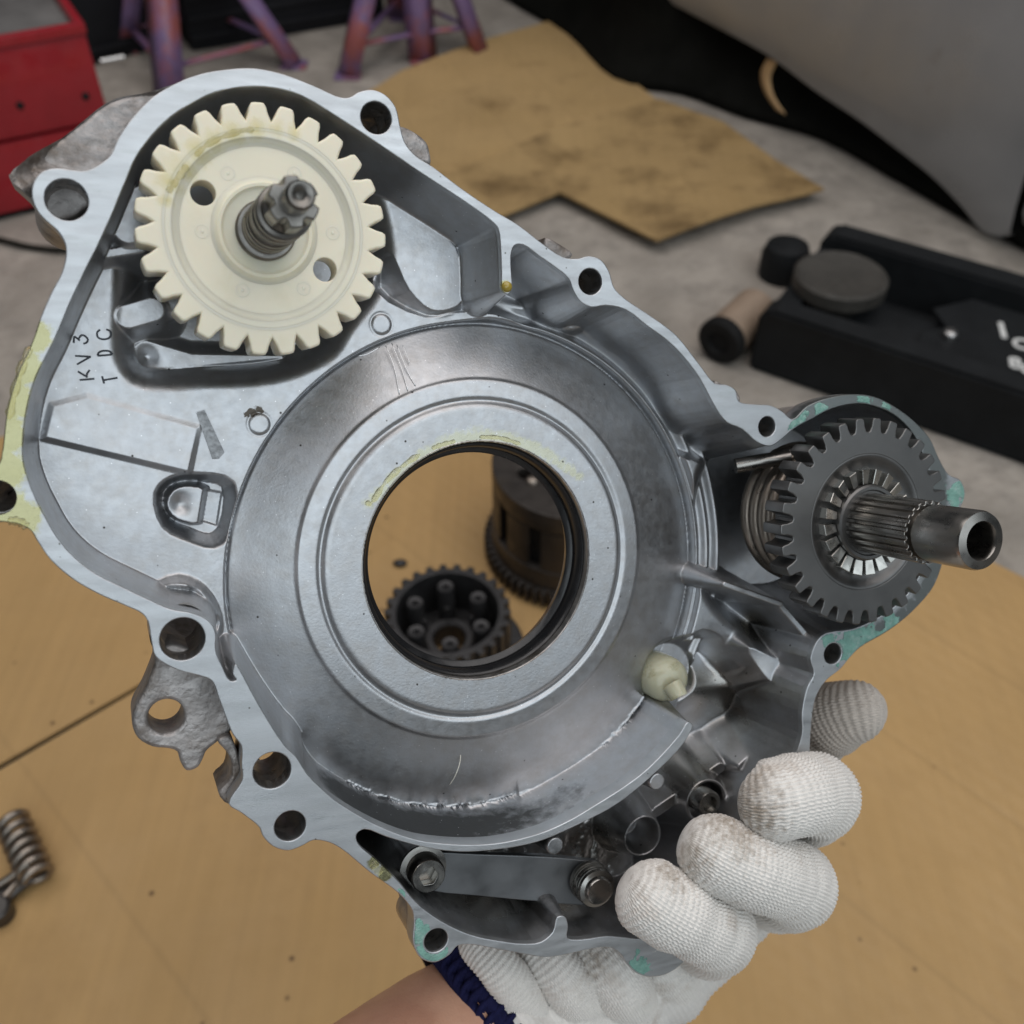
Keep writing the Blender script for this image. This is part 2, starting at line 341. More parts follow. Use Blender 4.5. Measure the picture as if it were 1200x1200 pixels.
# ------------------------------------------------------------------ black ribbed tub and crate behind the stands
def ribbed(name, label, pa, pb, h, depth, ribs):
    a, b = G(*pa), G(*pb); d = b-a; L_ = np.linalg.norm(d); d /= L_; e = np.array([-d[1], d[0], 0])
    M = Matrix(((d[0], e[0], 0, a[0]), (d[1], e[1], 0, a[1]), (0, 0, 1, 0), (0, 0, 0, 1)))
    t = thing(name, label, 'storage tub', M, 'black tubs behind the stands')
    link('tub_body', box(0, L_, 0, depth, 0, h, .01), m_dark, t, 40)
    r0 = box(.004, L_-.004, -.006, -.0005, .02, .032, .002)
    for k in range(ribs):
        o = link('rib', r0, m_dark, t, 40) if k == 0 else bpy.data.objects.new('rib', r0)
        if k: COL.objects.link(o); o.parent = t
        o.location = (0, 0, k*(h-.05)/ribs)
    link('rim', box(-.008, L_+.008, -.008, depth+.008, h+.0005, h+.02, .006), m_dark, t, 40)
ribbed('storage_tub', 'black ribbed plastic tub between the two purple stands', (225, 62), (452, 22), .36, .35, 9)
ribbed('storage_tub', 'dark plain tub behind the red tool chest', (98, 80), (185, 58), .36, .3, 2)

# ------------------------------------------------------------------ axle stands
m_stand = mat('worn_purple_paint', (0.17, 0.11, 0.22), rough=.45, var=.25, vscale=30, col2=(0.30, 0.09, 0.085), c2scale=13, c2amt=(.46, .6))
stain(m_stand, [(0, 0, 0, .001)], (.3, .2, .15))
def axle_stand(label, feet, apex, th):
    feet = [G(*f) for f in feet]; c = sum(feet)/len(feet)
    t = thing('axle_stand', label, 'axle stand', Matrix.Translation(Vector(c)), 'purple axle stands at the back')
    top = np.array([apex[0], apex[1], apex[2]]) - c
    fs = [f-c for f in feet]
    for f in fs:
        tp = top + (f-top)*.08
        a = np.linspace(0, 1, 5)[:, None]; path = (f+np.array([0, 0, .006]))*(1-a)+tp*a
        out = np.array([f[0], f[1], 0]); out /= np.linalg.norm(out)
        leg = tube(path, th, th*.62, hint=out, n=4); link('leg', leg, m_stand, t)
        ft = box(-.024, .024, -.02, .02, 0, .006, .002); ft.transform(Matrix.Translation((f[0], f[1], 0)))
        link('foot', ft, m_stand, t)
    n = len(fs)
    for i in range(n):
        a, b = fs[i], fs[(i+1) % n]; k = .14
        p0 = a+(top-a)*k; p1 = b+(top-b)*k
        link('brace', tube([p0, (p0+p1)/2, p1], .009, .005, n=4), m_stand, t)
    link('post', tube([top-np.array([0, 0, .1]), top, top+np.array([0, 0, .12])], .019, n=18), m_stand, t, 50)
    link('collar', lathe([(.02, -.06), (.034, -.06), (.034, .02), (.02, .03)], 20).copy(), m_stand, t, 40).location = top
f1 = [(200, 118), (345, 78), (262, 40), (150, 60)]
c1 = sum(G(*f) for f in f1)/4
axle_stand('worn purple and red axle stand beside the red tool chest', f1, (c1[0]-.02, c1[1], .34), .030)
f2 = [(408, 90), (496, 72), (562, 64), (470, 22)]
c2 = sum(G(*f) for f in f2)/4
axle_stand('worn purple and red axle stand beside the far tip of the stained cardboard', f2, (c2[0]+.005, c2[1], .36), .029)

# ------------------------------------------------------------------ car at the top right
m_silver = mat('silver_car_paint', (0.34, 0.345, 0.355), metal=.35, rough=.38, var=.08, vscale=8, coat=.25, col2=(.26, .25, .24), c2scale=20, c2amt=(.62, .8))
m_rub = mat('black_sill_plastic', (0.007, 0.007, 0.006), rough=.7, ior=1.2, var=.4, vscale=12)
ga, gb = G(590, 0), G(1150, 275)
dl = gb-ga; dl /= np.linalg.norm(dl); nl = np.array([-dl[1], dl[0], 0]); nl = nl if nl[1] > 0 else -nl
car = thing('car', 'silver grey car body at the top right, black sill beneath its curved lower edge', 'car', Matrix.Translation(Vector(gb)))
def wall_pt(px, py, off):     # on the upright plane of the car's side, off metres behind it
    r = ray(px, py); q = ga + nl*off; t = np.dot(q-CAM, nl)/np.dot(r, nl); return CAM + r*t
edge = catmull([(660, -60, 0), (775, -2, 0), (840, 32, 0), (900, 65, 0), (955, 106, 0), (1010, 143, 0), (1052, 175, 0), (1090, 205, 0), (1125, 240, 0), (1152, 271, 0), (1172, 277, 0), (1184, 276, 0)], 5, False)
E = [wall_pt(p[0], p[1], -.015) for p in edge]
rows = []
for (hh, off) in ((0, .012), (0, 0), (.012, -.006), (.05, -.016), (.12, -.026), (.25, -.03), (.45, -.01), (.7, .03), (1.0, .1)):
    top = E[0][2]+.0
    rows.append([e + np.array([0, 0, hh]) + nl*off for e in E])
pan = grid_mesh(np.array(rows)); pan.transform(Matrix.Translation(-Vector(gb)))
link('body_panel', pan, m_silver, car, 60)
E2 = [wall_pt(p[0], p[1], -.015) for p in [(1186, 276), (1196, 252), (1215, 268), (1260, 300), (1330, 340)]]
g0 = [wall_pt(p[0], p[1], .0) for p in [(1183, 277), (1200, 245), (1290, 300), (1300, 320)]]
# body panel beyond the shut line
sq = [wall_pt(x, y, -.013) for x, y in [(1199, 262), (1240, 290), (1340, 345)]]
rows = [[e + np.array([0, 0, hh]) + nl*off for e in sq] for hh, off in ((0, .012), (0, 0), (.02, -.012), (.1, -.025), (.3, -.03), (.8, .03))]
pan = grid_mesh(np.array(rows)); pan.transform(Matrix.Translation(-Vector(gb))); link('door_panel', pan, m_silver, car, 60)
# sill: black, tucked in under the panel
gl = catmull([(500, -60, 0), (590, 0, 0), (665, 46, 0), (720, 98, 0), (800, 114, 0), (870, 140, 0), (960, 166, 0), (1050, 215, 0), (1120, 255, 0), (1153, 272, 0), (1200, 296, 0), (1300, 350, 0)], 4, False)
gp = [G(p[0], p[1]) for p in gl]
rows = [[p + nl*o + np.array([0, 0, z]) for p in gp] for z, o in ((.0, .01), (.004, 0), (.014, -.004), (.022, .0), (.03, .02), (.10, .05), (.2, .06), (.32, .05))]
rows.append([p + nl*.3 + np.array([0, 0, .34]) for p in gp])
sl = grid_mesh(np.array(rows)); sl.transform(Matrix.Translation(-Vector(gb))); link('sill', sl, m_rub, car, 50)
strip = catmull([wall_pt(x, y, -.005) for x, y in [(905, 70), (897, 88), (900, 108), (915, 132)]], 4, False)
tp = np.array([[p + dl*s*.011 for s in (-1, 0, 1)] + [] for p in strip])
tm = grid_mesh(tp); bm = bmesh.new(); bm.from_mesh(tm); bmesh.ops.solidify(bm, geom=bm.faces[:], thickness=.0012); bm.to_mesh(tm); bm.free()
tag(link('tape_strip', tm, mat('masking_tape', (.55, .36, .18), rough=.7)), 'torn strip of tan tape hanging from the edge of the silver car', 'tape')

# ------------------------------------------------------------------ trolley jack
a, b = G(876, 432), G(1200, 546)
d = b-a; d /= np.linalg.norm(d); e = np.array([-d[1], d[0], 0])
Mj = Matrix(((d[0], e[0], 0, a[0]), (d[1], e[1], 0, a[1]), (0, 0, 1, 0), (0, 0, 0, 1)))
jack = thing('trolley_jack', 'low black trolley jack with a round saddle and white lettering, right of the casting', 'trolley jack', Mj)
def jl(px, py, z): q = G(px, py, z)-a; return np.array([np.dot(q, d), np.dot(q, e), z])
W_ = jl(930, 268, .06)[1]
JL = .75
def side(y0, y1, zt):
    pts = [(0, .0), (JL, .0), (JL, zt), (.012, zt), (.0, zt*.88)]
    bm = bmesh.new(); A = [bm.verts.new((x, y0, z)) for x, z in pts]; B = [bm.verts.new((x, y1, z)) for x, z in pts]
    bm.faces.new(A); bm.faces.new(B[::-1])
    for i in range(5): bm.faces.new((A[i], B[i], B[(i+1) % 5], A[(i+1) % 5]))
    bmesh.ops.recalc_face_normals(bm, faces=bm.faces); bmesh.ops.bevel(bm, geom=bm.edges[:], offset=.004, segments=2, affect='EDGES')
    me = bpy.data.meshes.new('m'); bm.to_mesh(me); bm.free(); return me
link('side_plate', side(0, .035, .088), m_black, jack, 40)
link('side_plate', side(W_-.04, W_, .088), m_black, jack, 40)
link('front_plate', box(.002, .03, .036, W_-.041, .012, .07, .003), m_black, jack, 40)
link('bottom_pan', box(.03, JL, .036, W_-.041, .012, .02), m_black, jack)
dk = [(.17, .05), (.2, .040), (JL, .040), (JL, W_-.045), (.2, W_-.045), (.165, W_*.62), (.19, W_*.5), (.17, W_*.4)]
link('deck', plate([dk], .062, .054, .001), m_black, jack, 40)
sc = jl(985, 326, .085)
link('saddle', xform(lathe([(0, .004), (.045, .004), (.052, .007), (.056, .004), (.056, -.012), (.04, -.02), (.03, -.04)], 40), Matrix.Translation(Vector(sc))), mat('worn_rubber', (.042, .038, .032), rough=.7, var=.3, vscale=40, bump=.001, bscale=150), jack, 40)
link('lift_arm', box(sc[0]-.03, sc[0]+.2, sc[1]-.028, sc[1]+.028, .022, .05, .006), m_black, jack, 40)
kn = jl(948, 268, .03); link('axle_end', xform(lathe([(0, .03), (.012, .03), (.028, .024), (.033, .01), (.033, -.03)], 28), Matrix.Translation((float(kn[0]), W_-.02, .022))), m_black, jack, 40)
link('bolt', xform(lathe([(0, .006), (.008, .006), (.009, .002), (.009, -.002)], 6), Matrix.Translation(Vector(jl(1113, 393, .064)))), m_steel, jack)
m_white = mat('white_print', (.62, .62, .60), rough=.6, var=.2, vscale=80)
def deck_text(txt, px, py, size, ang):
    c = bpy.data.curves.new('t', 'FONT'); c.body = txt; c.size = size; c.extrude = .0004; c.offset = .0008; c.align_x = 'CENTER'; c.align_y = 'CENTER'
    o = bpy.data.objects.new('t', c); COL.objects.link(o); dg = bpy.context.evaluated_depsgraph_get(); dg.update()
    me = bpy.data.meshes.new_from_object(o.evaluated_get(dg)); bpy.data.objects.remove(o); me.materials.clear()
    q = jl(px, py, .0626); me.transform(Matrix.Translation(Vector(q)) @ Matrix.Rotation(R(ang), 4, 'Z'))
    link('lettering', me, m_white, jack)
deck_text('I', 1175, 388, .046, 22); deck_text('O', 1199, 404, .030, 22); deck_text('8', 1190, 426, .030, 22); deck_text('C', 1207, 434, .030, 22)

# tan roller in front of the jack
r0, r1 = G(842, 402, .03), G(885, 362, .03)
ax = Vector(r1-r0).normalized(); q = Vector((0, 0, -1)).rotation_difference(ax).to_matrix().to_4x4()
rol = thing('roller', 'tan roller with a black rubber end lying against the black jack', 'roller', Matrix.Translation(Vector(r0)) @ q)
ln = float(np.linalg.norm(r1-r0))
link('sleeve', lathe([(.024, -.012), (.028, -.013), (.028, -ln), (.0, -ln)], 36), mat('tan_sleeve', (.27, .2, .145), rough=.55, var=.2, vscale=30), rol, 40)
link('rubber_end', lathe([(0, -.004), (.013, -.004), (.015, .001), (.026, .001), (.03, -.003), (.03, -.0125), (.0, -.0125)], 36), mat('black_rubber', (.012, .012, .012), rough=.6), rol, 40)

# ------------------------------------------------------------------ hose, linkage parts
hp = catmull([G(-60, 268, .006), G(0, 281, .006), (G(40, 290, .006)), G(90, 292, .006), G(150, 275, .006), G(230, 262, .006)], 6, False)
tag(link('hose', tube(hp, .0045, n=10), mat('hose_rubber', (.02, .019, .015), rough=.6), None, 60), 'thin dark hose lying on concrete in front of the red tool chest', 'hose')

m_parts = mat('oily_dark_steel', (0.085, 0.08, 0.075), metal=.75, rough=.42, var=.3, vscale=60, col2=(.05, .035, .02), c2scale=40)
m_spring = mat('spring_steel', (0.30, 0.26, 0.22), metal=.9, rough=.38, var=.25, vscale=90)
m_blacksteel = mat('blackened_steel', (0.045, 0.044, 0.045), metal=.55, rough=.42, var=.3, vscale=60)
zt = .0145
s0, s1 = G(14, 962, zt+.014), G(44, 1030, zt+.014)
ax = Vector(s1-s0).normalized(); q = Vector((0, 0, 1)).rotation_difference(ax).to_matrix().to_4x4()
lk = thing('return_spring', 'rusty coil spring with two straight arms on the cardboard at the lower left', 'spring', Matrix.Translation(Vector(s0)) @ q)
ln = float(np.linalg.norm(s1-s0))
link('coil', helix(.0105, 0, ln, 6.5, .0032, n=9), m_spring, lk, 60)
inv = (Matrix.Translation(Vector(s0)) @ q).inverted()
def arm(name, pts, r):
    me = tube(pts, r, n=10); me.transform(inv); link(name, me, m_spring, lk, 60)
arm('wire_arm', [G(36, 1012, zt+.024), G(15, 1026, zt+.018), G(-40, 1062, zt+.012)], .0030)
arm('wire_arm', [G(22, 1030, zt+.010), G(5, 1052, zt+.010), G(-40, 1095, zt+.009)], .0030)
ko = G(2, 1072, zt); kl = thing('pivot_lever', 'small dark lever end under the spring arms at the lower left', 'lever', Matrix.Translation(Vector(ko)))
link('lever_bar', tube([np.array([-.05, -.03, .006]), np.array([-.02, -.006, .006]), np.array([.012, .028, .007])], .009, .005, n=12), m_parts, kl, 50)
link('pivot', lathe([(.0, .014), (.008, .014), (.01, .012), (.01, 0.0)], 20), m_parts, kl, 40)

# ------------------------------------------------------------------ clutch parts seen through the bore
def gear_loop(Nt, rr, rt, fr=.5, ft=.22, ph=0.0, rnd=3):
    """closed outline of a spur gear"""
    out = []
    for i in range(Nt):
        a0 = ph+2*math.pi*i/Nt; p = 2*math.pi/Nt
        prof = [(-.5*p, rr), (-.5*p*fr*1.06, rr+(rt-rr)*.06), (-.5*p*(fr*.80), rr+(rt-rr)*.42), (-.5*p*(ft+(fr-ft)*.34), rr+(rt-rr)*.78), (-.5*p*ft, rt*.996), (-.25*p*ft, rt), (.25*p*ft, rt), (.5*p*ft, rt*.996),
                (.5*p*(ft+(fr-ft)*.34), rr+(rt-rr)*.78), (.5*p*(fr*.80), rr+(rt-rr)*.42), (.5*p*fr*1.06, rr+(rt-rr)*.06)]
        for da, r in prof: out.append((r*math.cos(a0+da), r*math.sin(a0+da)))
    return out
def on_px(base, px_y):        # height above a ground point at which it projects to image row px_y
    lo, hi = 0, .6
    for _ in range(40):
        z = (lo+hi)/2; q = np.array([base[0], base[1], z])-CAM
        y = 600 - F_PX*np.dot(q, cU)/(-np.dot(q, cB))
        if y > px_y: lo = z
        else: hi = z
    return z
zb = .0145
hb = G(528, 768, zb); ht = on_px(hb, 716)-zb
dist = np.linalg.norm(hb-CAM); k = dist/F_PX
hub = thing('clutch_hub', 'dark splined clutch hub with spring posts inside, standing on cardboard and seen through the bore', 'clutch hub', Matrix.Translation(Vector(hb)))
rh = 70*k*.97
link('flange', lathe([(.3*rh, 0), (1.26*rh, 0), (1.28*rh, .002), (1.28*rh, .006), (1.25*rh, .0075), (.95*rh, .0075)], 72), m_blacksteel, hub, 40)
link('splined_wall', plate([gear_loop(26, rh*.93, rh*1.03, .6, .4), circ((0, 0), rh*.83, 60)], ht, .0076, .0008), m_blacksteel, hub, 40)
link('web', plate([circ((0, 0), rh*.825, 60), circ((0, 0), rh*.28, 40)], ht*.24, ht*.12, .0008), m_blacksteel, hub, 40)
link('centre_boss', lathe([(rh*.27, ht*.05), (rh*.27, ht*.40), (rh*.29, ht*.42), (rh*.40, ht*.42), (rh*.42, ht*.39), (rh*.44, ht*.2)], 44), m_blacksteel, hub, 40)
post = lathe([(0, ht*.86), (rh*.055, ht*.86), (rh*.06, ht*.92), (rh*.13, ht*.93), (rh*.14, ht*.9), (rh*.15, ht*.245)], 20)
for i in range(6):
    t = i*math.pi/3+.63
    o = link('spring_post', post, m_blacksteel, hub, 40) if i == 0 else bpy.data.objects.new('spring_post', post)
    if i: COL.objects.link(o); o.parent = hub
    o.location = (rh*.6*math.cos(t), rh*.6*math.sin(t), 0)
    rb = box(rh*.43, rh*.5, -rh*.05, rh*.05, ht*.245, ht*.62, .001); rb.transform(Matrix.Rotation(t, 4, 'Z')); link('spoke', rb, m_blacksteel, hub)
bb = G(667, 640, zb); bt = on_px(bb, 540)-zb
k = np.linalg.norm(bb-CAM)/F_PX; rb_ = 93*k*.97
bas = thing('clutch_basket', 'brown black clutch basket drum with slots and a geared base, standing behind the hub', 'clutch basket', Matrix.Translation(Vector(bb)))
m_bask = mat('oily_brown_steel', (0.055, 0.048, 0.043), metal=.6, rough=.45, var=.35, vscale=40, col2=(.05, .04, .03), c2scale=22)
link('ring_gear', plate([gear_loop(62, rb_*1.02, rb_*1.10, .55, .25), circ((0, 0), rb_*.5, 50)], bt*.16, 0, .0006), m_bask, bas, 40)
link('drum_rim', lathe([(rb_*.80, bt*.165), (rb_*1.0, bt*.165), (rb_*1.0, bt*.36), (rb_*.9, bt*.37)], 72), m_bask, bas, 40)
wall_r = rb_*.985
link('dark_slot_liner', lathe([(rb_*.86, bt*.2), (rb_*.86, bt*.8)], 60), m_blacksteel, bas, 40)  # added dark liner, stands in for the shade inside the slots
nw = 12
for i in range(nw):
    a0 = 2*math.pi*i/nw+.1; sp = 2*math.pi/nw*.66
    A = np.linspace(a0, a0+sp, 9)
    prof = [(wall_r*.93, bt*.361), (wall_r, bt*.361), (wall_r, bt*.80), (wall_r*.93, bt*.80)]
    Vg = np.array([[(r*math.cos(t), r*math.sin(t), z) for r, z in prof] for t in A])
    me = grid_mesh(Vg, close_v=True); bm = bmesh.new(); bm.from_mesh(me); bm.verts.ensure_lookup_table()
    bm.faces.new([bm.verts[j] for j in range(4)]); bm.faces.new([bm.verts[32+j] for j in range(4)]); bmesh.ops.recalc_face_normals(bm, faces=bm.faces); bm.to_mesh(me); bm.free()
    link('finger_wall', me, m_bask, bas, 40)
tl = circ((0, 0), wall_r*1.0, 72); hl = [circ((rb_*.62*math.cos(t), rb_*.62*math.sin(t)), rb_*.10, 20) for t in [x*math.pi/3+.35 for x in range(6)]]
link('top_plate', plate([tl, circ((0, 0), rb_*.3, 40)]+hl, bt, bt*.81, .0012), m_bask, bas, 40)
rv = lathe([(0, .004), (.003, .004), (.0055, .0025), (.006, 0)], 16)
for i in range(6):
    t = i*math.pi/3+.35+math.pi/6-.26
    o = link('rivet', rv, m_spring, bas, 50) if i == 0 else bpy.data.objects.new('rivet', rv)
    if i: COL.objects.link(o); o.parent = bas
    o.location = (rb_*.62*math.cos(t), rb_*.62*math.sin(t), bt)
cp = G(469, 661, zb); chip = lathe([(0, .0025), (.004, .0022), (.0065, .0005), (.006, -.0015)], 9); chip.transform(Matrix.Diagonal((1.1, .7, 1, 1)))
o = link('washer_chip', chip, m_blacksteel); o.location = cp+np.array([0, 0, .002]); tag(o, 'small dark chip on cardboard behind the clutch hub', 'chip')

# ================================================================== the casting
case = thing('crankcase_cover', 'silver aluminium crankcase cover held tilted to the camera, round bore in the middle', 'engine cover', M_CASE)
outer_px = [(37,222),(43,207),(54,199),(67,197),(84,199),(100,200),(116,193),(129,182),(139,161),(156,137),(180,113),(207,97),(233,87),(267,81),(300,80),(333,87),(367,100),(400,114),
 (412,113),(420,108),(437,105),(453,112),(464,126),(469,147),(475,167),(487,182),(507,195),(540,220),(580,247),(607,263),(633,283),(660,301),(677,303),(690,300),(704,304),(714,318),(720,337),(733,350),(767,373),(793,393),(820,427),
 (838,449),(852,451),(862,457),(866,470),(887,474),(903,475),(917,482),(929,491),(946,476),(972,466),(1002,462),(1025,465),(1048,476),(1072,494),(1090,514),(1100,536),(1112,556),(1126,563),(1131,578),(1126,594),(1112,604),(1108,645),(1095,686),(1072,714),(1054,730),(1037,742),(1008,759),(996,771),
 (985,784),(968,798),(956,818),(951,850),(948,890),(938,930),(915,985),(880,1040),(845,1085),(810,1120),(785,1140),(762,1145),(745,1140),(735,1130),(727,1118),(716,1111),(700,1111),(667,1118),(640,1122),(613,1118),(580,1112),(550,1107),(536,1109),(527,1119),(510,1128),(493,1123),(484,1105),(485,1080),(483,1067),
 (467,1047),(433,1022),(400,995),(384,987),(367,985),(353,992),(337,997),(320,992),(308,980),(304,970),(283,953),(268,942),(284,914),(283,897),(283,875),(273,861),(267,847),(257,820),(248,798),(233,792),(213,787),(193,778),(182,769),(177,750),(173,728),(166,719),(147,710),(117,697),(87,680),(60,657),(43,633),(36,622),(20,614),(5,612),(-18,608),(-26,590),(-20,566),(-8,552),(0,540),(3,525),(8,483),(20,440),(38,400),(47,373),(60,343),(72,320),(77,300),(76,285),(67,270),(50,255),(40,240)]
inner_px = [(63,400),(80,360),(100,317),(117,283),(133,247),(147,213),(160,183),(177,160),(200,137),(227,120),(253,108),(287,102),(320,103),(353,112),(400,140),(450,173),(500,207),(550,240),(577,260),(584,268),(587,293),(588,320),(589,341),(595,345),(600,340),(600,325),(599,300),(603,288),(613,287),(633,301),(653,315),(667,327),(672,340),(680,353),(693,360),(710,358),(733,363),(760,383),(783,400),(800,417),(820,443),(840,480),(852,495),(870,503),(887,518),(903,523),(917,514),(930,503),(952,491),(975,479),(1005,473),(1031,478),(1052,489),(1072,511),(1084,540),(1092,580),(1092,620),(1084,660),(1062,698),(1032,722),(1000,737),(968,742),(957,752),(950,772),(954,790),(946,806),(940,835),(940,860),(930,890),(905,940),(870,1000),(830,1050),(790,1090),(755,1100),(728,1098),(710,1097),(683,1101),(665,1099),(666,1085),(662,1074),(653,1075),(648,1092),(634,1104),(613,1106),(587,1103),(560,1098),(533,1088),(507,1073),(487,1057),(467,1033),(440,1007),(420,989),(418,978),(427,972),(453,981),(490,991.6),(520,997),(550,998.5),(580,996),(610,991.6),(637,984.5),(661,974.5),(685,963),(715,947.5),(740,930),(770,904),(800,873),(812,850),(806,846),(796,861),(760,900),(730,923),(700,942),(670,960),(640,974),(610,983),(580,988.6),(550,990),(520,988.6),(490,984.5),(460,975),(430,961),(400,943),(383,930),(360,907),(347,887),(333,873),(310,837),(292,805),(284,790),(276,778),(273,790),(277,797),(270,798),(260,780),(253,762),(253,742),(246,729),(227,719),(200,714),(173,702),(143,688),(113,673),(87,653),(67,630),(50,600),(37,573),(28,543),(27,517),(32,477),(43,440)]
OUT = catmull(pp(outer_px), 4); INN = catmull(pp(inner_px), 3)
px_mm = .285e-3
holes_px = [(78,234,18),(441,138,15.5),(692,330,14),(899,500,12),(976,766,13.5),(214,749,21),(319,903,19),(340,968,16),(511,1102,13.5),(-3,583,17)]
hole_c = [(P(x, y), r*px_mm*1.06) for x, y, r in holes_px]
# lathe-turned aluminium, machined on the joint face and as-cast inside
m_flange = mat('machined_aluminium', (0.47, 0.485, 0.50), metal=.92, rough=.43, var=.14, vscale=30, rvar=.09, bump=.00005, bscale=900, col2=(.42, .44, .44), c2scale=55, c2amt=(.55, .75), stretch=(1, 6, 1, 35))
m_cast = mat('cast_aluminium', (0.465, 0.474, 0.49), metal=1, rough=.41, var=.07, vscale=150, rvar=.045, bump=.00005, bscale=1100, col2=(.425, .418, .415), c2scale=190, c2amt=(.42, .72))
m_rough = mat('rough_casting', (0.36, 0.34, 0.33), metal=.75, rough=.55, var=.25, vscale=80, rvar=.15, bump=.0012, bscale=220, col2=(.14, .11, .085), c2scale=60, c2amt=(.5, .7))
m_hole = mat('bored_aluminium', (0.42, 0.40, 0.38), metal=.9, rough=.38, var=.3, vscale=150, col2=(.12, .09, .06), c2scale=120)
green = (.16, .36, .30)
stain(m_flange, [(*P(x, y, 0), r*px_mm) for x, y, r in [(*p_[:2], 19) for p_ in catmull([(940,489,0),(965,475,0),(985,469,0),(1008,467,0),(1030,472,0),(1052,484,0),(1075,502,0),(1094,535,0),(1100,560,0),(1103,600,0),(1100,650,0),(1080,700,0),(1045,732,0),(1005,750,0)], 3, False)]], (.17, .185, .18), .4, soft=.4, nscale=300, namp=.25, amt=.9)
sp = [(*P(x, y, 0), r*px_mm) for x, y, r in [(492,1095,14),(498,1116,17),(1000,752,34),(1040,735,24),(972,745,14),(1124,578,24),(940,492,18),(985,472,14),(1045,482,10),(700,320,5),(747,1132,16),(1012,470,12)]]
GREEN = [(492,1095,16),(498,1116,18),(516,1122,10),(1000,752,30),(1018,745,26),(1044,733,20),(972,747,14),(1124,578,20),(938,494,16),(960,480,12),(1012,470,12),(1040,478,10),(747,1132,16),(470,1050,7)]
oil = (.34, .31, .09)
sp = [(*P(x, y, 0), r*px_mm) for x, y, r in [(42,395,18),(26,430,22),(16,470,24),(8,510,24),(2,550,26),(4,600,26),(30,608,20),(592,336,7),(452,1022,12),(438,1012,8),(440,140,12)]]
stain(m_flange, sp, oil, .16, soft=.3, nscale=240, namp=.4, amt=.72)
rim = plate([OUT, INN] + [circ(c, r, 40) for c, r in hole_c], 0, -.0075, .00035)
link('flange', rim, m_flange, case, 30)
for c, r in hole_c:
    link('bolt_hole', lathe([(r+.0001, -.0004), (r*1.0, -.0012), (r*1.0, -.012), (r*.96, -.0125), (r*.96, -.026), (r+.0025, -.026), (r+.0025, -.0078)], 40, c), m_hole, case, 40)
# outer wall behind the flange
O2 = np.array(OUT); n_ = len(O2)
tan = np.roll(O2, -2, 0)-np.roll(O2, 2, 0); nrm = np.stack([-tan[:, 1], tan[:, 0]], -1); nrm /= np.maximum(np.linalg.norm(nrm, axis=1), 1e-9)[:, None]
cen = O2[:, :2].mean(0)
area2 = np.sum(O2[:, 0]*np.roll(O2[:, 1], -1)-O2[:, 1]*np.roll(O2[:, 0], -1))
if area2 < 0: nrm = -nrm              # inward
for it in range(10): nrm = (nrm + np.roll(nrm, 1, 0)+np.roll(nrm, -1, 0))/3
rows = []
for z, ins in ((-.0072, .0004), (-.010, .0007), (-.014, .0022), (-.022, .0035), (-.036, .005), (-.042, .009)):
    q = np.zeros((n_, 3)); q[:, :2] = O2[:, :2]+nrm*ins; q[:, 2] = z; rows.append(q)
link('outer_wall', grid_mesh(np.array(rows), close_v=True), m_rough, case, 60)

# ---- cast interior: a fine height surface under the flange
def sdpoly(X, Y, poly):
    poly = np.asarray(poly)[:, :2]; d = np.full(X.shape, 1e9); ins = np.zeros(X.shape, bool); n = len(poly)
    for i in range(n):
        a = poly[i]; b = poly[(i+1) % n]; e = b-a; l2 = e[0]*e[0]+e[1]*e[1]
        if l2 < 1e-16: continue
        wx = X-a[0]; wy = Y-a[1]; t = np.clip((wx*e[0]+wy*e[1])/l2, 0, 1)
        dx = wx-e[0]*t; dy = wy-e[1]*t; d = np.minimum(d, dx*dx+dy*dy)
        c = (a[1] <= Y) != (b[1] <= Y)
        if abs(e[1]) > 1e-15: ins ^= c & (X < a[0]+(Y-a[1])*e[0]/e[1])
    d = np.sqrt(d); return np.where(ins, -d, d)
def sdline(X, Y, pts, r=0.0):
    d = np.full(X.shape, 1e9)
    rs = r if hasattr(r, '__len__') else [r]*len(pts)
    for i in range(len(pts)-1):
        a, b = np.asarray(pts[i])[:2], np.asarray(pts[i+1])[:2]; e = b-a; l2 = e@e
        t = np.clip(((X-a[0])*e[0]+(Y-a[1])*e[1])/l2, 0, 1)
        d = np.minimum(d, np.hypot(X-a[0]-e[0]*t, Y-a[1]-e[1]*t)-(rs[i]*(1-t)+rs[i+1]*t))
    return d
def smax(a, b, k): h = np.clip(.5+.5*(a-b)/k, 0, 1); return b*(1-h)+a*h+k*h*(1-h)
def smin(a, b, k): return -smax(-a, -b, k)
step = .30e-3
u0, v1, _ = P(15, 60); u1, v0 = P(1130, 600)[0], P(600, 1125)[1]
xs = np.arange(u0-.006, u1+.006, step); ys = np.arange(v0-.006, v1+.006, step)
X, Y = np.meshgrid(xs, ys, indexing='ij')
shape0 = X.shape
inn = sdpoly(X, Y, INN)
keep = inn < .9e-3
Xk, Yk = X[keep], Y[keep]; s = inn[keep]*1e3; mm = 1e3
def poly(px, w, sm=3): return sdpoly(Xk, Yk, catmull(pp(px, w), sm) if sm > 1 else pp(px, w))*mm
def line(px, w, r): return sdline(Xk, Yk, pp(px, w), r)*mm - 0
def raise_(F, sd, lev, slope=3., k=2.): return smax(F, lev-slope*np.maximum(sd, -1e-3 if slope == 0 else 0), k)
def cut(F, sd, lev, slope=3., k=2.): return smin(F, lev+slope*np.maximum(sd, 0), k)
nz = noise2(Xk*mm/9, Yk*mm/9, 3); nz2 = noise2(Xk*mm/2.2, Yk*mm/2.2, 5)
F = np.full(Xk.shape, -36.0)
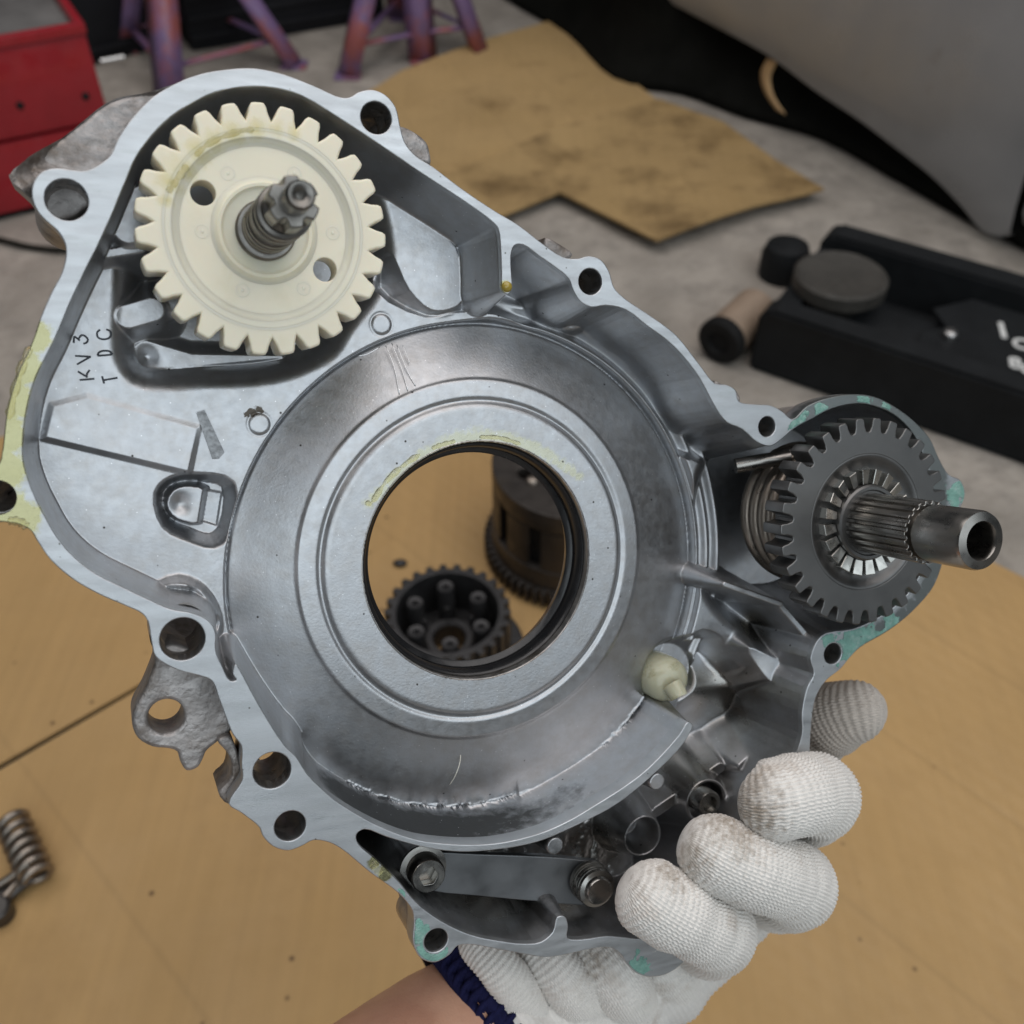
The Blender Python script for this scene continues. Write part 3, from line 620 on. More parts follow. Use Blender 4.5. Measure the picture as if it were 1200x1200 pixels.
# left floor with the stamped letters, and the land that runs round the dome
land = [(10,480),(40,640),(110,700),(180,725),(240,745),(268,800),(300,830),(420,800),(560,700),(600,520),(640,420),(600,375),(540,366),(500,372),(440,340),(440,300),(300,280),(150,280),(120,250),(80,330),(40,430)]
F = raise_(F, poly(land, -28), -28, 2.2, 3)
F = raise_(F, poly([(440,225),(452,228),(533,289),(541,352),(527,362),(505,363),(480,340),(460,298),(430,260)], -27), -26.5, 1.6, 3)
# slight tilt of the bare floor by the left wall
# pocket round the plastic gear
F = cut(F, poly([(120,297),(147,292),(150,340),(147,395),(150,420),(163,437),(195,441),(240,438),(300,436),(345,426),(384,407),(400,382),(436,335),(446,292),(425,215),(370,130),(300,105),(200,140),(146,232)], -28)+5.0, -43, 2.3, 9)
dr_ = sdline(Xk, Yk, pp([(166,368),(300,325)], -33), 0)*mm; F = smax(F, np.where(dr_ < 5.2, -36.2+np.sqrt(np.maximum(5.2**2-dr_**2, 0)), -60), 1.5)
F = raise_(F, line([(150,372),(178,364)], -33, .0035), -29, 2.0, 2)
F = raise_(F, line([(173,417),(225,422),(330,418)], -36, [.0046, .0020, .0004]), -36.5, 1.8, 2.0)
F = F - 2.2*np.exp(-(sdline(Xk, Yk, [P(173,417,-34), P(174,418,-34)], 0)*mm/2.6)**2)
F = raise_(F, line([(100,303),(165,293)], -26, .0012), -22, 3, 2.5)
F = raise_(F, line([(150,270),(168,240)], -26, .0045), -20, 2.5, 3)
# raised pad, ground mark, ejector marks
pa_, pb_ = P(150, 480, -28), P(140, 532, -28); tp_ = np.clip(((Xk-pa_[0])*(pb_-pa_)[0]+(Yk-pa_[1])*(pb_-pa_)[1])/np.dot((pb_-pa_)[:2], (pb_-pa_)[:2]), -.1, 1.1)
F = F + (.5+1.1*tp_)*np.clip(.5-poly([(60,474),(102,463),(234,500),(222,555),(50,514)], -28, 1)/1.8, 0, 1)
F = F - .16*np.clip(.5-poly([(230,484),(240,481),(263,530),(256,538),(249,538)], -28, 1)/.5, 0, 1)
for (x, y) in ((304,497), (447,380)):
    q = P(x, y, -28); rr = np.hypot(Xk-q[0], Yk-q[1])*mm; F = F + .35*np.clip(3.6-rr, 0, 1) - .22*np.exp(-((rr-3.7)/.45)**2)
# pocket with the D-shaped tab
F = cut(F, poly([(192,580),(205,568),(240,565),(266,572),(262,622),(250,632),(225,625),(200,612)], -28)+.6, -39, 3.6, 3.2)
F = raise_(F, poly([(196,590),(203,575),(219,570),(243,576),(236,612),(215,610),(202,603)], -31, 2), -30.5, 6, .7)
F = F - 1.8*np.exp(-(np.hypot(Xk-P(212,591,-30)[0], Yk-P(212,591,-30)[1])*mm/3.0)**2)
F = cut(F, poly([(246,577),(262,580),(256,618),(240,613)], -32, 1), -40, 4, .7)
# groove low on the left wall by the flange
F = raise_(F, poly([(190,700),(210,690),(232,700),(248,728),(246,752),(215,730)], -22), -20, 2.4, 2.5)
F = cut(F, line([(190,704),(225,706),(250,735)], -20, .002), -27, 1.5, 2)
# right-hand ground: kick shaft side
F = raise_(F, poly([(800,540),(842,560),(845,640),(838,700),(885,755),(893,768),(872,783),(850,748),(826,738),(800,748),(788,720),(800,660)], -24), -25, 1.8, 3)
qk = P(935, 606, -30); rk = np.hypot(Xk-qk[0], Yk-qk[1])*mm
F = cut(F, rk-37, -52, 1.7, 7)
# dome
qd = P(563, 658, -19.5); rd0 = np.hypot(Xk-qd[0], Yk-qd[1])*mm; tq = np.clip((rd0-60)/24, 0, 1); tq = tq*tq*(3-2*tq)
ox, oy = qd[0]+3.3e-3*tq, qd[1]-5.8e-3*tq                      # the outer turning is a little eccentric to the bore
rd = np.hypot(Xk-ox, Yk-oy)*mm; ad = np.degrees(np.arctan2(Yk-oy, Xk-ox))
gate0 = np.clip((ad+70)/14, 0, 1)*np.clip((98-ad)/10, 0, 1)
F = cut(F, rd-87.2, -36, 6.5-3.3*gate0, 1.6)
gate = np.clip((ad+58)/14, 0, 1)*np.clip((86-ad)/10, 0, 1)
ridge = -29.6-.35*(rd-91)+1.6*np.cos((rd-89)*2*np.pi/6.6)-np.clip(rd-103, 0, 9)*5
ridge = ridge-6*np.maximum(88.6-rd, 0)
F = np.where(gate > 0, F*(1-gate)+gate*smax(F, ridge, 1.2), F)
rf = np.arange(0, 130, .05); K_ = 1.022
DP = np.interp(rf, [0, 51.8*K_, 53.0*K_, 54.2*K_, 55.6*K_, 61.6*K_, 63.2, 70, 79, 87.4, 88.4, 96], [-19.5, -19.5, -19.9, -21.3, -20.4, -21.2, -22.0, -24.5, -27.8, -31.0, -36, -75])
kg = np.exp(-(np.arange(-40, 41)*.05/.55)**2); DP = np.convolve(np.pad(DP, 40, mode='edge'), kg/kg.sum(), 'valid')
D = np.interp(rd, rf, DP)
F = smax(F, D, 1.1)
fac = (ad > -80) & (ad < -38) & (rd > 78.5) & (rd < 86.6)
F = np.where(fac, smax(F, -28.0-.12*(rd-78)+.25*nz, .6), F)
F = F + np.where((ad < -22) & (ad > -125) & (rd > 80), 1.0, 0)*(-3.4*np.exp(-((rd-87.6+nz2*1.0)/.9)**2)+.7*np.exp(-((rd-86.0+nz2*1.1)/.5)**2)-1.5*np.clip(nz2*2.2-.5, 0, 1)*np.exp(-((rd-86.4)/1.5)**2))
# flow ripples in the channel under the lip
F = F + .32*np.sin(np.radians(ad)*62+nz*5+.35*(rd-84))*np.clip((rd-85)/2, 0, 1)*np.clip((ad+112)/10, 0, 1)*np.clip((-42-ad)/8, 0, 1)
# lower right
low = np.where((Xk > P(760, 800, -25)[0]) & (Yk < P(760, 690, -25)[1]), 1.0, 0)
va = (Yk-P(800, 840, -36)[1])*mm; gl_ = np.clip((Xk-P(745, 800, -36)[0])*mm/12, 0, 1)*np.clip((P(800, 770, -36)[1]-Yk)*mm/14, 0, 1)
F = F + gl_*(.42*va-3.5*np.exp(-(np.hypot(Xk-P(835,835,-36)[0], Yk-P(835,835,-36)[1])*mm/13)**2))
F = raise_(F, line([(850,685),(916,708)], -6, .0010), -6, 7, 1.2)
F = raise_(F, line([(916,708),(953,752)], -6, .0011), -7, 7, 1.2)
F = raise_(F, poly([(880,760),(905,770),(930,778),(925,800),(905,800),(890,782)], -18), -17, 1.8, 2)
F = raise_(F, line([(922,795),(912,830),(895,868),(866,897)], -22, .0016), -20, 2.6, 3)
F = raise_(F, line([(943,800),(940,870),(912,930)], -10, .003), -13, 4, 2)
F = raise_(F, line([(850,903),(815,928),(775,955)], -22, .002), -25, 2.2, 3)
q = P(672, 340, -26); rr = np.hypot(Xk-q[0], Yk-q[1])*mm; F = raise_(F, rr-8.5, -20, 3.0, 2.0); F = raise_(F, rr-14.5, -30, 2.0, 2.0); F = F + 2.0*np.exp(-((rr-13)/1.5)**2)
q = P(843, 775, -30); F = F - 5*np.exp(-(np.hypot(Xk-q[0], Yk-q[1])*mm/11)**2)
q = P(790, 790, -30); F = cut(F, np.hypot(Xk-q[0], Yk-q[1])*mm-11, -37, 2, 2)
q = P(822, 936, -24); F = raise_(F, np.hypot(Xk-q[0], Yk-q[1])*mm-9, -20, 2.5, 2); F = cut(F, np.hypot(Xk-q[0], Yk-q[1])*mm-5.5, -30, 4, .8)
q = P(760, 985, -15); rr = np.hypot(Xk-q[0], Yk-q[1])*mm; F = raise_(F, rr-5.8, -13, 3, .8); F = cut(F, rr-4.2, -32, 4, .4)
for x, y in ((767, 914), (648, 989)):
    q = P(x, y, -3); F = raise_(F, np.hypot(Xk-q[0], Yk-q[1])*mm-3.0, -.6, 9, .5)
F = raise_(F, poly([(628,1070),(650,1058),(668,1075),(640,1110)], -22), -20, 2, 3)
# the walls that carry the flange: drafted, with generous fillets
wall = (s-.45)*5.2*-1.0
wl = np.clip((P(330, 500, -10)[0]-Xk)/.03, 0, 1)
wlip = np.clip((ad+142)/8, 0, 1)*np.clip((-30-ad)/6, 0, 1)*np.clip((91-rd)/2, 0, 1)
wall = np.where(s > .3, 0, (s-.3)*(5.5+5*wl+13*wlip))
F = np.minimum(F, -0.9)
F2 = smax(F, wall-.8, 2.8-1.2*wl-1.6*wlip)
F = np.where(s > .2, np.minimum(F2, -1.2), F2)
F = np.minimum(F, -1.0)
und = noise2(Xk*mm/34+7, Yk*mm/34+3, 8, 2)
F = F + .9*und*np.clip(-s/10, 0, 1)*np.clip((rd-92)/6, 0, 1) + .012*nz*np.clip(-s/6, 0, 1)+.005*nz2
bore = rd < 41.5
Hf = np.full(shape0, np.nan); Hf[keep] = np.where(bore, np.nan, F)
ok = ~np.isnan(Hf)
idx = -np.ones(shape0, int); idx[ok] = np.arange(ok.sum())
q = np.stack([idx[:-1, :-1], idx[1:, :-1], idx[1:, 1:], idx[:-1, 1:]], -1).reshape(-1, 4); q = q[(q >= 0).all(1)]
vv = np.stack([X[ok], Y[ok], Hf[ok]*1e-3], -1)
mi = np.hypot(vv[:, 0]-qd[0], vv[:, 1]-qd[1])
near = mi < .0420                                  # true the edge of the bore up to a clean circle
for ax, c in ((0, qd[0]), (1, qd[1])): vv[near, ax] = c+(vv[near, ax]-c)*(.0415/mi[near])
oilc = (.33, .31, .14)
stain(m_cast, [(*P(x, y, -19.5), r*px_mm) for x, y, r in [(432+6.2*i**1.02, 590-0.0*i-(78*math.sin(min(i,20)/20*math.pi/2) if i<20 else 78-.16*(i-20)**2), 13-.25*abs(i-18)) for i in range(0, 38)]], oilc, .10, soft=.5, nscale=300, namp=.5, amt=.5)
stain(m_cast, [(*P(x, y, -30), r*px_mm) for x, y, r in [(850,820,75),(880,740,40),(800,900,70),(700,1000,80),(560,1050,110),(900,900,60),(640,1060,80)]], (.24, .225, .20), .22, soft=.6, nscale=60, namp=.35, amt=.8)
stain(m_cast, [(*P(x, y, -28), r*px_mm) for x, y, r in [(296,483,6),(304,480,5),(290,486,4)]], (.10, .08, .06), .6, soft=.3, nscale=900, namp=.6, amt=.9)
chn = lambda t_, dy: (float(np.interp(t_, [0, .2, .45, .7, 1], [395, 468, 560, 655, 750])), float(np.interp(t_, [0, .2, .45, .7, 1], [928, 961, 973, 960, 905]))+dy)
stain(m_cast, [(*P(*chn(t_, 32), -15), .0186) for t_ in np.linspace(.0, .80, 22)], (.035, .034, .031), .42, soft=.3, nscale=240, namp=.14, amt=.9)  # oil film on the channel wall, colour darkened further for its dark reflection
specks(m_cast, 330, .06, .16, (.05, .045, .04))
specks(m_cast, 900, .05, .22, (.75, .75, .76))
specks(m_flange, 420, .05, .16, (.14, .14, .13))
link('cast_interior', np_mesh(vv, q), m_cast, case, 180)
# bore wall and oil seal
MB = Matrix.Translation((qd[0], qd[1], -.0075)) @ Matrix.Diagonal((1.022, 1.022, 1, 1))
link('bore_wall', xform(lathe([(.0411, -.0119), (.0409, -.01182), (.0407, -.0120), (.0405, -.0124), (.0405, -.032)], 160), MB), m_hole, case, 60)
m_seal = mat('seal_rubber', (0.010, 0.010, 0.011), rough=.34, var=.3, vscale=60, coat=.2)
seal = link('oil_seal', xform(lathe([(.0404, -.0150), (.0398, -.0146), (.0390, -.0152), (.0386, -.0175), (.0384, -.0188), (.0388, -.0200), (.0384, -.0210), (.0375, -.0216), (.0372, -.0225), (.0376, -.0245), (.0384, -.027), (.0404, -.0275)], 128), MB), m_seal, case, 50)
link('seal_lip', xform(lathe([(.0384, -.0206), (.0370, -.0214), (.0365, -.0220), (.0369, -.0226), (.0382, -.0228)], 128), MB), m_seal, seal, 60)
# torn gasket left stuck to the joint face: raised, ragged flakes
m_gask = mat('gasket_paper', (0.17, 0.33, 0.28), rough=.75, var=.3, vscale=250, bump=.0004, bscale=1400, col2=(.30, .42, .38), c2scale=300, c2amt=(.5, .7))
for k_, (gx, gy, gr) in enumerate(GREEN):
    c_ = P(gx, gy, 0); rg = gr*px_mm*1.5; st_ = .00022
    a_ = np.arange(-rg, rg, st_); GX, GY = np.meshgrid(c_[0]+a_, c_[1]+a_, indexing='ij')
    val = 1.0-np.hypot(GX-c_[0], GY-c_[1])/(gr*px_mm) + 1.15*noise2(GX*mm/2.6+40, GY*mm/2.6+40, 21, 5)
    rim_ = np.minimum(sdpoly(GX, GY, INN)*mm, -sdpoly(GX, GY, OUT)*mm)
    for c2_, r2_ in hole_c: rim_ = np.minimum(rim_, (np.hypot(GX-c2_[0], GY-c2_[1])-r2_)*mm)
    val = np.minimum(val, (rim_-.45)*1.2)
    kp = val > 0
    if kp.sum() < 12: continue
    Z = np.clip(val*.0012, 0, .00032)+.00006*noise2(GX*mm/.7, GY*mm/.7, 4, 3)*(val > .1) - .00004
    ix = -np.ones(GX.shape, int); ix[kp] = np.arange(kp.sum())
    q_ = np.stack([ix[:-1, :-1], ix[1:, :-1], ix[1:, 1:], ix[:-1, 1:]], -1).reshape(-1, 4); q_ = q_[(q_ >= 0).all(1)]
    if len(q_) < 6: continue
    link('gasket_residue', np_mesh(np.stack([GX[kp], GY[kp], Z[kp]], -1), q_), m_gask, case, 180)

# ---- cast lugs behind the flange
def lug(name, px, w0, w1, hole=None, amp=.0012, lab=None, bev=.0012):
    lp = catmull(pp(px, w0), 3); loops = [lp]
    if hole: loops.append(circ(P(hole[0], hole[1], w0), hole[2]*px_mm*1.06, 32))
    me = plate(loops, w0*1e-3, w1*1e-3, bev)
    o = link(name, me, m_rough, case, 50)
    if lab: o['label'] = lab
    return o
def rough_sheet(px_rows, name, m, lab=None, amp=.0009, seed=1, sub=14):
    """a freeform cast surface through rows of (px, py, w)"""
    rows = [catmull([P(*p) for p in r], sub, False) for r in px_rows]
    cols = [catmull([rows[i][j] for i in range(len(rows))], sub, False) for j in range(len(rows[0]))]
    Vg = np.array(cols)
    nn = noise2(Vg[..., 0]*420, Vg[..., 1]*420, seed, 5)
    Vg[..., 2] += nn*amp
    o = link(name, grid_mesh(Vg), m, case, 180)
    if lab: o['label'] = lab
    return o
rough_sheet([[(10,205,-4),(38,181,-8),(75,160,-14),(130,118,-14),(172,108,-12),(215,96,-9)],
             [(14,213,-4),(44,192,-11),(85,175,-19),(135,145,-20),(172,128,-16),(213,104,-10)],
             [(25,222,-5),(52,205,-9),(100,195,-15),(130,180,-17),(165,146,-14),(212,112,-10)],
             [(35,232,-9),(60,222,-9),(105,215,-12),(135,200,-12),(165,165,-12),(212,122,-10)]], 'cast_lug', m_rough, 'rough broken-edged lug at the top left ear')
lug('cast_lug_edge', [(10,206),(38,182),(75,161),(130,119),(180,107),(215,97),(150,200),(60,262),(34,232)], -13, -24)
lug('cast_lug', [(182,770),(181,778),(168,811),(156,834),(155,850),(162,866),(179,876),(198,878),(208,882),(211,892),(219,904),(232,900),(238,890),(242,881),(255,870),(272,856),(290,820),(262,790),(240,770),(200,755)], -11, -27, (195,840,17.5), lab='grey lug with a bored hole at the lower left')
lug('cast_web', [(255,868),(268,862),(278,880),(283,905),(276,925),(268,943),(256,929),(269,915),(272,898),(266,882)], -8, -26, bev=.0008)
lug('cast_lug', [(466,148),(478,150),(500,166),(504,178),(505,192),(495,190),(480,180),(470,165)], -5, -16, bev=.001)
lug('cast_lug', [(640,278),(655,285),(672,298),(660,306),(640,292)], -3, -12, bev=.001)
lug('cast_lug', [(838,446),(850,452),(862,456),(868,470),(850,474),(840,460)], -2, -10, bev=.0008)
# rear closing wall, so the shell has a back
for c, r in hole_c[:5]:
    link('bolt_column', lathe([(r+.0026, -.0078), (r+.0034, -.02), (r+.004, -.032), (r*.9, -.033)], 32, c), m_rough, case, 50)

# ---- stamped letters KV3 / T D C: dark strokes colour in the shade of the grooves
m_stamp_shade = mat('stamped_shadow', (0.055, 0.06, 0.07), metal=.5, rough=.5, var=.2)
def stroke(px_pts, w=-27.95, r=.00028):
    pts = [P(x, y, w) for x, y in px_pts]; 
    if len(pts) == 2: pts = [pts[0], (pts[0]+pts[1])/2, pts[1]]
    pts = [p+np.array([0, 0, -.00008]) for p in catmull(pts, 4, False)]
    return tube(pts, r, r*.5, n=8)
def zpt(x, y): return x, y
letters = {
 'K': [[(93.4,445.2),(102,444.6),(110.6,443.7)], [(91.3,435.2),(97,438.7),(102.6,442)], [(101.4,440.6),(102.3,437.5),(105,433.6)]],
 'V': [[(90.2,427),(98,422.6),(106,418)], [(88,417),(96,417.4),(106.5,418)]],
 '3': [[(86.3,402),(86.6,398),(87,394)], [(87,394),(90.4,396.4),(93.6,399.2)], [(92.4,396.4),(95.5,392.8),(99,393.4),(103,397.7),(101.4,401.4),(97.7,402.8)]],
 'T': [[(121.7,445.5),(130,444),(137.7,442.6)], [(119.6,440.9),(120.8,445),(122,449.4)]],
 'D': [[(114.3,416.8),(123,416.3),(131.7,415.4)], [(114.3,416.6),(115.5,413.6),(118.5,411.6),(124,411),(129,411.8),(131.8,415.2)]],
 'C': [[(117.2,386.2),(113.8,389.8),(114.7,395),(119,397.3),(126,396.9),(130.2,393.2),(128.9,387.9),(124.6,386)]],
}
for nm, sts in letters.items(): link('stamped_letter', join([stroke(s_) for s_ in sts]), m_stamp_shade, case, 60)

link('ground_mark', plate([pp([(230,484),(240,481),(263,530),(256,538),(249,538)], -27.9)], -.02795, -.0283, .00004), mat('ground_metal', (.33, .34, .35), metal=.8, rough=.6, var=.3, vscale=400), case)
# ---- oil guide plate, bolts and collar in the lower pocket
m_guide = mat('dark_plate_steel', (0.17, 0.175, 0.18), metal=.85, rough=.42, var=.15, vscale=35, rvar=.12)
link('guide_plate', plate([catmull(pp([(478,1012),(490,1000),(515,999),(560,1001),(640,1004),(684,1008),(705,1012),(712,1035),(700,1058),(665,1060),(634,1057),(560,1050),(505,1044),(485,1034)], -13), 3)], -.013, -.016, .0004), m_guide, case, 40)
m_bolt = mat('bolt_steel', (0.33, 0.32, 0.30), metal=1, rough=.28, var=.1, vscale=60)
qb = P(495, 1016, -12)
bolt = link('socket_bolt', lathe([(.0078, -.0005), (.0082, .0004), (.0082, .0012), (.0062, .0014), (.0060, .002), (.0060, .0068), (.0055, .0074), (.0036, .0074)], 40), m_bolt, case, 40); bolt.location = qb
hexl = [(.0034*math.cos(math.pi/3*i), .0034*math.sin(math.pi/3*i)) for i in range(6)]
hx = join([plate([circ((0, 0), .0037, 24), hexl], .0072, .0035, .0001), lathe([(0, .0036), (.0036, .0034)], 24)])
link('hex_socket', hx, m_bolt, bolt, 30)
qc = P(688, 1030, -12)
col_ = link('spring_collar', join([lathe([(.0052+.0008*i, .003*i+.0), (.0072-.0002*i, .003*i+.0003), (.0076-.0002*i, .003*i+.0012), (.0072-.0002*i, .003*i+.0022), (.0052, .003*i+.0026)], 40) for i in range(3)] + [lathe([(0, .0105), (.0045, .0105), (.0052, .0095), (.0052, 0)], 30)]), m_bolt, case, 40); col_.location = qc
qs = P(822, 936, -20)
sc_ = link('cap_screw', lathe([(0, .0035), (.003, .0035), (.0032, .006), (.0046, .006), (.0052, .005), (.0052, -.008)], 30), m_bolt, case, 40); sc_.location = qs
pn = link('dowel_pin', tube([P(921,815,-11), P(930,818,-9), P(939,822,-7)], .0022, n=16), m_bolt, case, 50)
# plastic oil cap in the recess
m_cap = mat('translucent_plastic', (0.44, 0.43, 0.31), rough=.2, var=.12, vscale=90, sss=.3, col2=(.24, .22, .12), c2scale=110, c2amt=(.55, .7))
qp = P(783, 797, -24)
cap = link('plastic_nozzle', lathe([(0, .0040), (.0035, .0039), (.006, .0030), (.0082, .0010), (.0089, -.002), (.0089, -.012)], 40), m_cap, case, 60); cap.location = qp
sp_ = tube([P(788, 803, -19), P(793, 811, -17), P(796, 817, -16)], [.0040, .0037, .0034], n=18)
link('spout', sp_, m_cap, case, 50)
link('oil_drop', xform(lathe([(0, .0014), (.001, .00125), (.0016, .0006), (.0018, 0)], 20), Matrix.Translation(Vector(P(594, 336, 0)))), mat('amber_oil', (.34, .25, .04), rough=.06, coat=.5), case, 80)

# oil beads on the bore ring and along the left joint face
m_oil = bpy.data.materials.new('clear_oil'); m_oil.use_nodes = True
b_ = m_oil.node_tree.nodes['Principled BSDF']; b_.inputs['Base Color'].default_value = (.97, .93, .70, 1); b_.inputs['Transmission Weight'].default_value = .92; b_.inputs['Roughness'].default_value = .04; b_.inputs['IOR'].default_value = 1.25
def bead(px, w, r, h):
    pts = catmull([P(x, y, w) for x, y in px], 6, False); pts = np.array(pts); n = len(pts)
    t = np.linspace(0, 1, n); rr = r*np.sqrt(np.maximum(1-(2*t-1)**8, .02))*(1+.25*np.sin(t*23)+.12*np.sin(t*51))
    pts[:, 2] -= h*.45
    return tube(pts, rr, rr*h/r, hint=(0, 0, 1), n=12)
for b__ in ([bead([(428,588),(434,590),(441,581),(451,566),(466,551),(480,540),(495,531)], -19.5, .0010, .0004), bead([(505,526),(518,521),(535,517)], -19.5, .0009, .0003), bead([(560,512),(585,513),(612,521)], -19.5, .0008, .0003)]): link('oil_bead', b__, m_oil, case, 180)
for b__ in ([bead([(36,405),(26,430),(17,460),(10,495)], 0, .0011, .0004), bead([(8,610),(22,611),(33,618)], 0, .0013, .0006), bead([(448,1024),(441,1018),(436,1010)], 0, .0015, .0006)]): link('oil_bead', b__, m_oil, case, 180)
# hairline scratches and a loose fibre
m_scr = mat('bright_scratch', (.88, .89, .9), metal=1, rough=.3, var=.05)
def on_dome(x, y):
    q = P(x, y, -22)
    for _ in range(6):
        rr = math.hypot(q[0]-qd[0], q[1]-qd[1])*1e3
        wz = float(np.interp(rr, rf, DP)); q = P(x, y, wz+.12)
    return q
ss = []
for pts in [[(452,405),(462,430),(468,462)],[(459,402),(470,430),(478,458)],[(465,404),(478,436),(487,452)],[(445,407),(430,415),(420,417)],[(472,405),(480,425)],[(430,905),(540,885)],[(410,850),(470,865)]]:
    c_ = [on_dome(*p) for p in pts]
    if len(c_) == 2: c_ = [c_[0], (c_[0]+c_[1])/2, c_[1]]
    ss.append(tube(catmull(c_, 6, False), .00013, .00006, n=6))
for s_ in ss: link('scratch', s_, m_scr, case)
fb = catmull([P(540,877,-25), P(539,893,-23), P(534,908,-23), P(527,920,-26)], 6, False)
tag(link('fibre', xform(tube(fb, .00016, n=6), M_CASE), mat('pale_fibre', (.6, .58, .5), rough=.6)), 'pale curled fibre lying on the dark lower side of the dome', 'fibre')

# ================================================================== white plastic gear and worm
m_nylon = mat('nylon', (0.80, 0.735, 0.575), rough=.36, var=.05, vscale=40, rvar=.08, col2=(.66, .60, .40), c2scale=30, c2amt=(.55, .85), sss=.25, bump=.00005, bscale=300, coat=.15)
wg = 2.0
gc = P(311.5, 270, wg); Rg = np.linalg.norm(P(311.5, 270-150, wg)-gc)
Mg = M_CASE @ Matrix.Translation(Vector(gc))
pg = thing('plastic_gear', 'cream nylon gear with a steel worm through its hub, upper left in the casting', 'gear', Mg)
def gl(px, py, w=wg): return P(px, py, w)-gc
stain(m_nylon, [(*gl(x, y, wg), r*px_mm) for x, y, r in [(200,215,16),(215,195,18),(232,178,18),(252,165,16),(275,156,15),(300,152,13),(325,150,11),(345,155,10),(196,235,10)]], (.66, .56, .24), .10, soft=1.0, nscale=190, namp=.45, amt=.8)
NT = 27; ph = math.atan2(gl(302,121)[1], gl(302,121)[0])
g_out = gear_loop(NT, Rg*.86, Rg, .90, .43, ph)
th = .0125
h1, h2 = gl(238, 226, wg-1.5), gl(381, 316, wg-1.5)
hs_ = [circ(h1, Rg*.098, 32), circ(h2, Rg*.098, 32)]
meshes = [plate([g_out, circ((0, 0), Rg*.715, 96)], 0, -th, .0007, 3),
          plate([circ((0, 0), Rg*.73, 96), circ((0, 0), Rg*.2, 40)]+hs_, -.0016, -th+.002, .0003),
          lathe([(Rg*.735, -.0001), (Rg*.71, -.0004), (Rg*.695, -.0011), (Rg*.672, -.0015), (Rg*.66, -.00165)], 96),
          lathe([(Rg*.43, -.00165), (Rg*.405, -.0012), (Rg*.39, -.0003), (Rg*.375, .0001), (Rg*.35, 0), (Rg*.335, -.0006), (Rg*.32, -.0009), (Rg*.2, -.001), (Rg*.2, -.004)], 80),
          lathe([(Rg*.80, .00005), (Rg*.79, -.0004), (Rg*.775, .00005)], 96)]
link('gear_body', join(meshes), m_nylon, pg, 35)
em = join([lathe([(.0021, 0), (.0019, .00009), (.0016, 0)], 24), lathe([(0, .0001), (.0004, .0001), (.0006, 0)], 14)])
for i, (x, y) in enumerate([(267,203),(345,203),(237,271),(390,273),(284,340),(356,338)]):
    q = gl(x, y, wg-1.6); o = link('ejector_mark', em, m_nylon, pg, 60) if i == 0 else bpy.data.objects.new('ejector_mark', em)
    if i: COL.objects.link(o); o.parent = pg
    o.location = q
m_worm = mat('worm_steel', (0.19, 0.18, 0.165), metal=1, rough=.35, var=.2, vscale=150, rvar=.1)
rw = .0072
sh = join([lathe([(rw*1.18, -.002), (rw*1.2, .0005), (rw*1.12, .0012), (rw*.98, .0012), (rw*.78, .002), (rw*.78, .0335), (rw*.6, .0345)], 48), helix(rw*.84, .0022, .0330, 11, .00125, per=40, n=8)])
link('worm_shaft', sh, m_worm, pg, 40)
cl = []
for i in range(36):
    a_ = 2*math.pi*i/36; r_ = rw*.88 if (i % 6) not in (0, 1) else rw*.66
    cl.append((r_*math.cos(a_), r_*math.sin(a_)))
link('notched_collar', plate([cl, circ((0, 0), rw*.3, 20)], -.0+.0465, .036, .0004), m_worm, pg, 40)
link('shaft_tip', lathe([(rw*.16, .047), (rw*.16, .0552), (rw*.24, .0558), (rw*.42, .0560), (rw*.49, .0553), (rw*.51, .0540), (rw*.51, .0468), (rw*.4, .0462)], 40), m_worm, pg, 40)
link('shaft_tip_hole', lathe([(0, .052), (rw*.17, .052)], 20), m_worm, pg)
bead_m = [];
def gbead(px, w, r, h):
    me = bead(px, w, r, h); me.transform(Matrix.Translation(-Vector(gc))); return me
for b__ in ([gbead([(196,226),(204,215),(213,203),(220,192)], wg, .0010, .0004), gbead([(228,184),(242,170),(262,160),(285,153),(300,152)], wg, .0009, .0004)]): link('oil_bead', b__, m_oil, pg, 180)

# ================================================================== kick shaft on the right
m_gear = mat('gear_steel', (0.15, 0.148, 0.145), metal=.92, rough=.42, var=.10, vscale=60, rvar=.07, bump=.00002, bscale=1500)
m_shaft = mat('shaft_steel', (0.30, 0.285, 0.265), metal=1, rough=.30, var=.12, vscale=90, rvar=.07)
m_bright = mat('polished_steel', (0.50, 0.49, 0.46), metal=1, rough=.30, var=.1, vscale=100)
wk = 14.0
kc = P(1016, 612, wk); Rk = np.linalg.norm(P(1013, 612-122, wk)-kc)
kick = thing('kick_shaft', 'dark steel gear on a splined hollow shaft with coil spring behind, right end of casting', 'gear shaft', M_CASE @ Matrix.Translation(Vector(kc)))
kl_ = lambda x, y, w=wk: P(x, y, w)-kc
NK = 30; phk = math.atan2(kl_(1008,492)[1], kl_(1008,492)[0])
ko_ = gear_loop(NK, Rk*.865, Rk, .70, .42, phk)
gk = join([plate([ko_, circ((0, 0), Rk*.655, 90)], 0, -.0105, .0004),
           lathe([(Rk*.66, -.0001), (Rk*.65, .0), (Rk*.63, -.0002), (Rk*.605, -.0009), (Rk*.58, -.0016), (Rk*.55, -.0021), (Rk*.52, -.0024), (Rk*.49, -.0025), (Rk*.36, -.0026), (Rk*.30, -.0026), (Rk*.28, -.006)], 90)])
link('gear', gk, m_gear, kick, 35)
